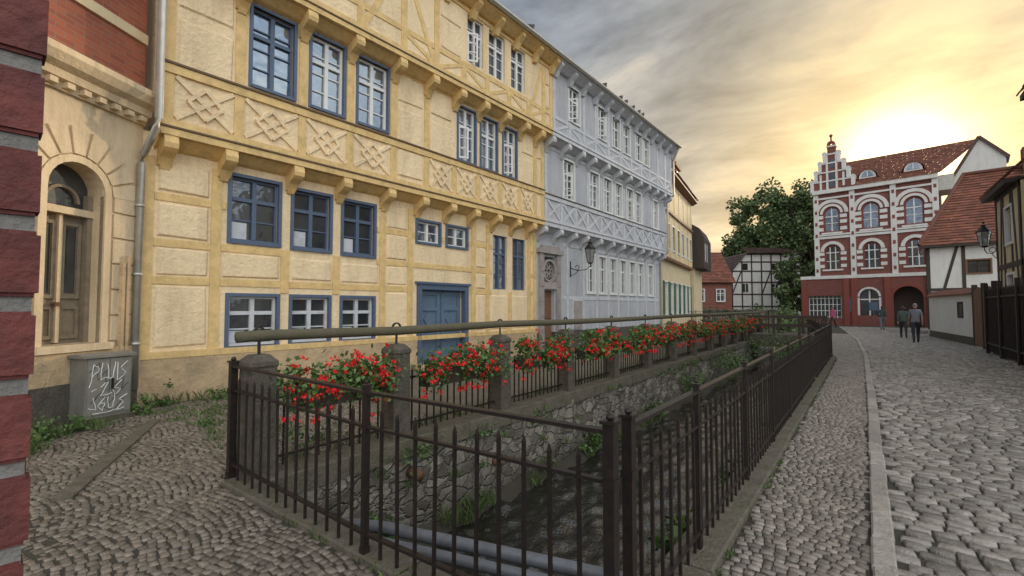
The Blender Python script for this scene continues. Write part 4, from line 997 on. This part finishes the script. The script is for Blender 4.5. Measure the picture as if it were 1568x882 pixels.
G.finish({'cwhite': 'walls', 'darkwood': 'timber_frame', 'roofdark': 'roof'})
RF = Frame(-16.5, 47.5, .7955, .606, .606, -.7955)
G = Group('red_roofed_cottage')
M['brickR'] = brick_mat('brick_cottage', (.7955, .606), (.22, .07, .045), (.17, .05, .035), (.16, .11, .09))
G['brickR'].box(RF, 0, 7.0, -6, 0, 0, 4.2)
for a in (3.3, 5.4): window(G, RF, a, a+.8, 2.2, 3.4, .12, 'white', 'white', 'glassdark', 2)
G['rooftile'].roofplane(RF.p(-.2, .4, 4.1), RF.p(7.3, .4, 4.1), RF.p(7.3, -3, 7.6), RF.p(-.2, -3, 7.6), 20)
G['brickR'].plate(Frame(*RF.p(7.0, 0, 0)[:2], RF.n.x, RF.n.y, RF.w.x, RF.w.y), [(0, 4.2), (-6, 4.2), (-3, 7.4)], -.2, 0)
G['rooftile'].roofplane(RF.p(-.2, -6.4, 4.1), RF.p(7.3, -6.4, 4.1), RF.p(7.3, -3, 7.6), RF.p(-.2, -3, 7.6), 20)
G.finish({'brickR': 'walls', 'rooftile': 'roof', 'white': 'window_frames'})
b = MB(); F = Frame(-14, 40, .9, .43, .43, -.9)
b.box(F, 0, 9, -.3, 0, 0, 1.3); b.box(F, -.05, 9.05, -.36, .06, 1.3, 1.4); b.mesh('stone_garden_wall', M['rubble'])

def tree(name, x, y, h, rad, n, size, cb=.3, seed=1):
    r = random.Random(seed); G = Group(name)
    t = G['bark']; top = Vector((x, y, h*.62))
    t.tube([(x, y, 0), (x+.1, y, h*.2), (x-.1, y+.1, h*.4), tuple(top)], [h*.032, h*.025, h*.02, h*.01], 8)
    cl = []
    for k in range(120):
        while True:
            v = Vector((r.uniform(-1, 1), r.uniform(-1, 1), r.uniform(-1, 1)))
            if .2 < v.length < 1: break
        c = Vector((x+v.x*rad, y+v.y*rad, h*(cb+1)/2+v.z*h*(1-cb)/2*(.95)))
        cl.append((c, r.uniform(.14, .30)*rad))
        if k % 4 == 0: t.tube([(x, y, h*r.uniform(.2, .5)), tuple((Vector((x, y, h*.4))+c)/2+Vector((0, 0, -.3))), tuple(c)], [h*.012, h*.007, h*.002], 5)
    for _ in range(n):
        c, q = r.choice(cl); d = Vector((r.gauss(0, 1), r.gauss(0, 1), r.gauss(0, .75))).normalized()*q*r.random()**.4
        G['treeleaf'].leaf(c+d, size, r)
    G.finish({'bark': 'trunk', 'treeleaf': 'crown'})
tree('broadleaf_tree', -9.2, 69, 18.2, 6.1, 26000, .42, .12, 3)
tree('broadleaf_tree', -4.6, 64, 17.0, 3.9, 14000, .38, .08, 5)
tree('broadleaf_tree', -13.6, 72, 12.5, 3.4, 9000, .4, .15, 9)
tree('broadleaf_tree', -5.7, 52.5, 7.2, 1.5, 5000, .26, .05, 12)
b = MB()
for c, r, n in (((-7.8, 50.5, 0), 1.5, 1500), ((-6.0, 50.0, 0), 1.7, 1600), ((-9.5, 45, 0), 1.0, 700), ((-5.2, 47, 0), 1.2, 900), ((-12.5, 44, 0), 1.3, 900), ((-4.4, 36, 0), .6, 500), ((-6.5, 38, 0), .8, 700)): bush(b, c, r, n, .2)
b.mesh('shrubs', M['treeleaf'], fix=False)
b = MB()
for k in range(60):
    a = R.uniform(-70, 60); bush(b, (a, 105+R.uniform(-8, 8), R.uniform(0, 3)), 4.5, 160, .9)
b.mesh('distant_trees', M['treeleaf'], fix=False)

# ------------------------------------------------------------------ people (seen walking away)
def person(name, loc, heading, top, leg, hair, H=1.75, bare=True, ph=1, long=False):
    V = []; Ed = []; Rd = []
    def add(p, r, parent=None):
        V.append(p); Rd.append(r if isinstance(r, tuple) else (r, r))
        if parent is not None: Ed.append((parent, len(V)-1))
        return len(V)-1
    pel = add((0, 0, .95), (.155, .115)); sp = add((0, .0, 1.12), (.145, .105), pel); ch = add((0, -.01, 1.32), (.165, .115), sp)
    nb = add((0, -.01, 1.47), (.07, .065), ch); nk = add((0, .0, 1.53), (.055, .055), nb)
    h1 = add((0, .015, 1.60), (.075, .088), nk); h2 = add((0, .005, 1.68), (.078, .092), h1); add((0, -.005, 1.745), (.05, .06), h2)
    for sd in (-1, 1):
        f = sd*ph
        shd = add((.165*sd, -.01, 1.42), .062, ch); el = add((.215*sd, -.03-.05*f, 1.14), .043, shd); wr = add((.22*sd, .06-.12*f, .90), .028, el)
        pm = add((.22*sd, .085-.13*f, .83), (.02, .036), wr)
        for q, (dy, ln) in enumerate(((-.03, .07), (-.01, .085), (.01, .08), (.028, .06))):
            k1 = add((.22*sd, .085-.13*f+dy, .83-ln*.5), .009, pm); add((.212*sd, .095-.13*f+dy, .83-ln), .008, k1)
        t1 = add((.215*sd, .12-.13*f, .85), .010, pm); add((.21*sd, .14-.13*f, .81), .008, t1)
        hp = add((.09*sd, 0, .88), .098, pel); kn = add((.095*sd, .04+.13*f, .49), .066, hp)
        an = add((.095*sd, (-.06 if f < 0 else .0)+.2*f, .09 if f > 0 else .14), .045, kn); add((.1*sd, .13+.2*f+(-.05 if f < 0 else 0), .035 if f > 0 else .05), (.045, .03), an)
    me = bpy.data.meshes.new('tmp'); me.from_pydata(V, Ed, []); ob = bpy.data.objects.new('tmp', me); COL.objects.link(ob)
    sk = ob.modifiers.new('s', 'SKIN')
    dl = me.skin_vertices[0].data
    for i, r_ in enumerate(Rd): dl[i].radius = r_
    dl[0].use_root = True
    sub = ob.modifiers.new('d', 'SUBSURF'); sub.levels = 2; sub.render_levels = 2
    dg = bpy.context.evaluated_depsgraph_get(); m2 = bpy.data.meshes.new_from_object(ob.evaluated_get(dg)); bpy.data.objects.remove(ob)
    for k in (top, leg, 'skin', hair, 'shoe'): m2.materials.append(M[k])
    for p in m2.polygons:
        c = p.center; p.use_smooth = True
        arm = abs(c.x) > .17 and c.z < 1.35
        if c.z > 1.5: p.material_index = 3 if (c.z > 1.69 or (c.y < .03 and c.z > (1.45 if long else 1.58))) else 2
        elif arm: p.material_index = 2 if c.z < (1.18 if bare else .92) else 0
        elif c.z < .1: p.material_index = 4
        elif c.z < .92: p.material_index = 1
        else: p.material_index = 0
    body = bpy.data.objects.new('body', m2); COL.objects.link(body)
    hd = MB(); hd.ball((0, .105, 1.63), .014, 6, 5, (1, 1.3, 1.4)); hd.ball((.088, .01, 1.63), .022, 6, 5, (.5, 1, 1.4)); hd.ball((-.088, .01, 1.63), .022, 6, 5, (.5, 1, 1.4))
    face = hd.mesh('nose_and_ears', M['skin'], True)
    ey = MB(); ey.ball((.032, .096, 1.65), .01, 6, 5); ey.ball((-.032, .096, 1.65), .01, 6, 5); ey.ball((0, .098, 1.585), .012, 6, 5, (1.8, .6, .4)); eo = ey.mesh('eyes_and_mouth', M['shoe'], True)
    e = bpy.data.objects.new(name, None); COL.objects.link(e)
    for o in (body, face, eo): o.parent = e
    e.location = loc; e.rotation_euler = (0, 0, heading); s_ = H/1.78; e.scale = (s_, s_, s_)
person('walking_man', (1.72, 26.8, .025), .05, 'shirtg', 'trous', 'hair', 1.78)
person('walking_woman', (1.5, 30.6, .025), .0, 'shirtb', 'trous', 'hair2', 1.66, False, -1, True)
person('standing_woman', (-1.95, 42.0, .0), 2.6, 'pink', 'trous', 'hair2', 1.65, False, 1, True)
person('walking_woman', (.9, 41.0, .025), .1, 'shirtb', 'shirtg', 'hair2', 1.68, False, 1, True)

# ------------------------------------------------------------------ light, sky
el = math.radians(13.5); az = math.radians(3.2)
sd = Vector((math.sin(az)*math.cos(el), math.cos(az)*math.cos(el), math.sin(el)))
L = bpy.data.lights.new('sun', 'SUN'); L.energy = 3.2; L.angle = math.radians(2.5); L.color = (1, .80, .55)
lo = bpy.data.objects.new('sun', L); COL.objects.link(lo); lo.rotation_euler = sd.to_track_quat('Z', 'Y').to_euler(); lo.location = sd*60
wd = bpy.data.worlds.new('World'); scene.world = wd; wd.use_nodes = True; nt = wd.node_tree
bg = nt.nodes['Background']; bg.inputs['Strength'].default_value = .1
sky = nt.nodes.new('ShaderNodeTexSky'); sky.sky_type = 'NISHITA'; sky.sun_disc = False; sky.sun_elevation = el; sky.sun_rotation = az
tc = nt.nodes.new('ShaderNodeTexCoord'); dirv = tc.outputs['Generated']
sp = nt.nodes.new('ShaderNodeSeparateXYZ'); nt.links.new(dirv, sp.inputs[0])
zz = math_n(nt, 'ADD', math_n(nt, 'MAXIMUM', sp.outputs[2], 0), .14)
cb = nt.nodes.new('ShaderNodeCombineXYZ'); nt.links.new(math_n(nt, 'DIVIDE', sp.outputs[0], zz), cb.inputs[0]); nt.links.new(math_n(nt, 'DIVIDE', sp.outputs[1], zz), cb.inputs[1])
mp = nt.nodes.new('ShaderNodeMapping'); mp.inputs['Rotation'].default_value = (0, 0, .25); mp.inputs['Scale'].default_value = (.85, 1.25, 1); mp.inputs['Location'].default_value = (1.3, .4, 0); nt.links.new(cb.outputs[0], mp.inputs[0])
n1 = noise_node(nt, mp.outputs[0], 1.4, 9, .6); n1.inputs['Distortion'].default_value = .35
n2 = noise_node(nt, mp.outputs[0], .7, 5, .5)
def dotp(v):
    n = nt.nodes.new('ShaderNodeVectorMath'); n.operation = 'DOT_PRODUCT'; nt.links.new(dirv, n.inputs[0]); n.inputs[1].default_value = v; return n.outputs['Value']
sdot = math_n(nt, 'MAXIMUM', dotp(sd), 0)
cr = nt.nodes.new('ShaderNodeValToRGB'); nt.links.new(n1.outputs['Fac'], cr.inputs[0])
els = cr.color_ramp.elements; els[0].position = .38; els[0].color = (1.8, 2.1, 2.6, 1); els[1].position = .64; els[1].color = (6.4, 6.5, 6.5, 1)
e2 = els.new(.5); e2.color = (3.4, 3.9, 4.7, 1)
cov = ramp(nt, n2.outputs['Fac'], .38, .56)
cov = math_n(nt, 'MULTIPLY_ADD', cov, .45, .5)
base = mixc(nt, cov, mixc(nt, .5, sky.outputs[0], (3.0, 4.6, 6.8)), cr.outputs[0])
def scl(col, k):
    n = nt.nodes.new('ShaderNodeVectorMath'); n.operation = 'SCALE'
    if hasattr(col, 'links'): nt.links.new(col, n.inputs[0])
    else: n.inputs[0].default_value = col
    nt.links.new(k, n.inputs['Scale']); return n.outputs[0]
def glow(pw, col): return scl(col, math_n(nt, 'POWER', sdot, pw))
def vadd(a, b):
    n = nt.nodes.new('ShaderNodeVectorMath'); n.operation = 'ADD'; nt.links.new(a, n.inputs[0]); nt.links.new(b, n.inputs[1]); return n.outputs[0]
hz = math_n(nt, 'POWER', 2.718, math_n(nt, 'MULTIPLY', math_n(nt, 'MAXIMUM', sp.outputs[2], 0), -4.5))
band = math_n(nt, 'MULTIPLY', hz, math_n(nt, 'POWER', sdot, 3))
cl_mod = math_n(nt, 'MULTIPLY_ADD', n1.outputs['Fac'], 2.2, -.1)
# near the sun the cloud deck itself turns warm (less blue), then glows
warm = mixc(nt, math_n(nt, 'POWER', sdot, 8), (1, 1, 1), (1.12, .90, .55))
b2 = nt.nodes.new('ShaderNodeVectorMath'); b2.operation = 'MULTIPLY'; nt.links.new(base, b2.inputs[0]); nt.links.new(warm, b2.inputs[1])
tot = vadd(b2.outputs[0], scl(glow(12, (2.2, 1.3, .3)), cl_mod)); tot = vadd(tot, scl((4.2, 2.6, .8), band)); tot = vadd(tot, scl(glow(60, (4.2, 3.0, 1.1)), cl_mod)); tot = vadd(tot, glow(420, (26, 21, 13)))
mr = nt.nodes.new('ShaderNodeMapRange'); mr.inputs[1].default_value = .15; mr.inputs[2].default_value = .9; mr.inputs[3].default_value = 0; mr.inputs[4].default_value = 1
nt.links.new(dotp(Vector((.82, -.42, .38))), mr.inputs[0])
boost = mixc(nt, mr.outputs[0], (1, 1, 1), (5.3, 4.8, 4.1))  # unseen sky to the right and behind, brightened to light the house fronts
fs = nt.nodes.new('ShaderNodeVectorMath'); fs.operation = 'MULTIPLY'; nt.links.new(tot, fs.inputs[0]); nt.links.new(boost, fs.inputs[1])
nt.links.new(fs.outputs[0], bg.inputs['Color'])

cam = bpy.data.cameras.new('camera'); co = bpy.data.objects.new('camera', cam); COL.objects.link(co)
co.location = (0, 0, 1.6); co.rotation_euler = (math.radians(92.35), 0, math.radians(37.3)); cam.lens = 16.3; cam.sensor_width = 36; cam.clip_start = .05; cam.clip_end = 3000
scene.camera = co
scene.view_settings.view_transform = 'Standard'; scene.view_settings.look = 'None'; scene.view_settings.exposure = 0
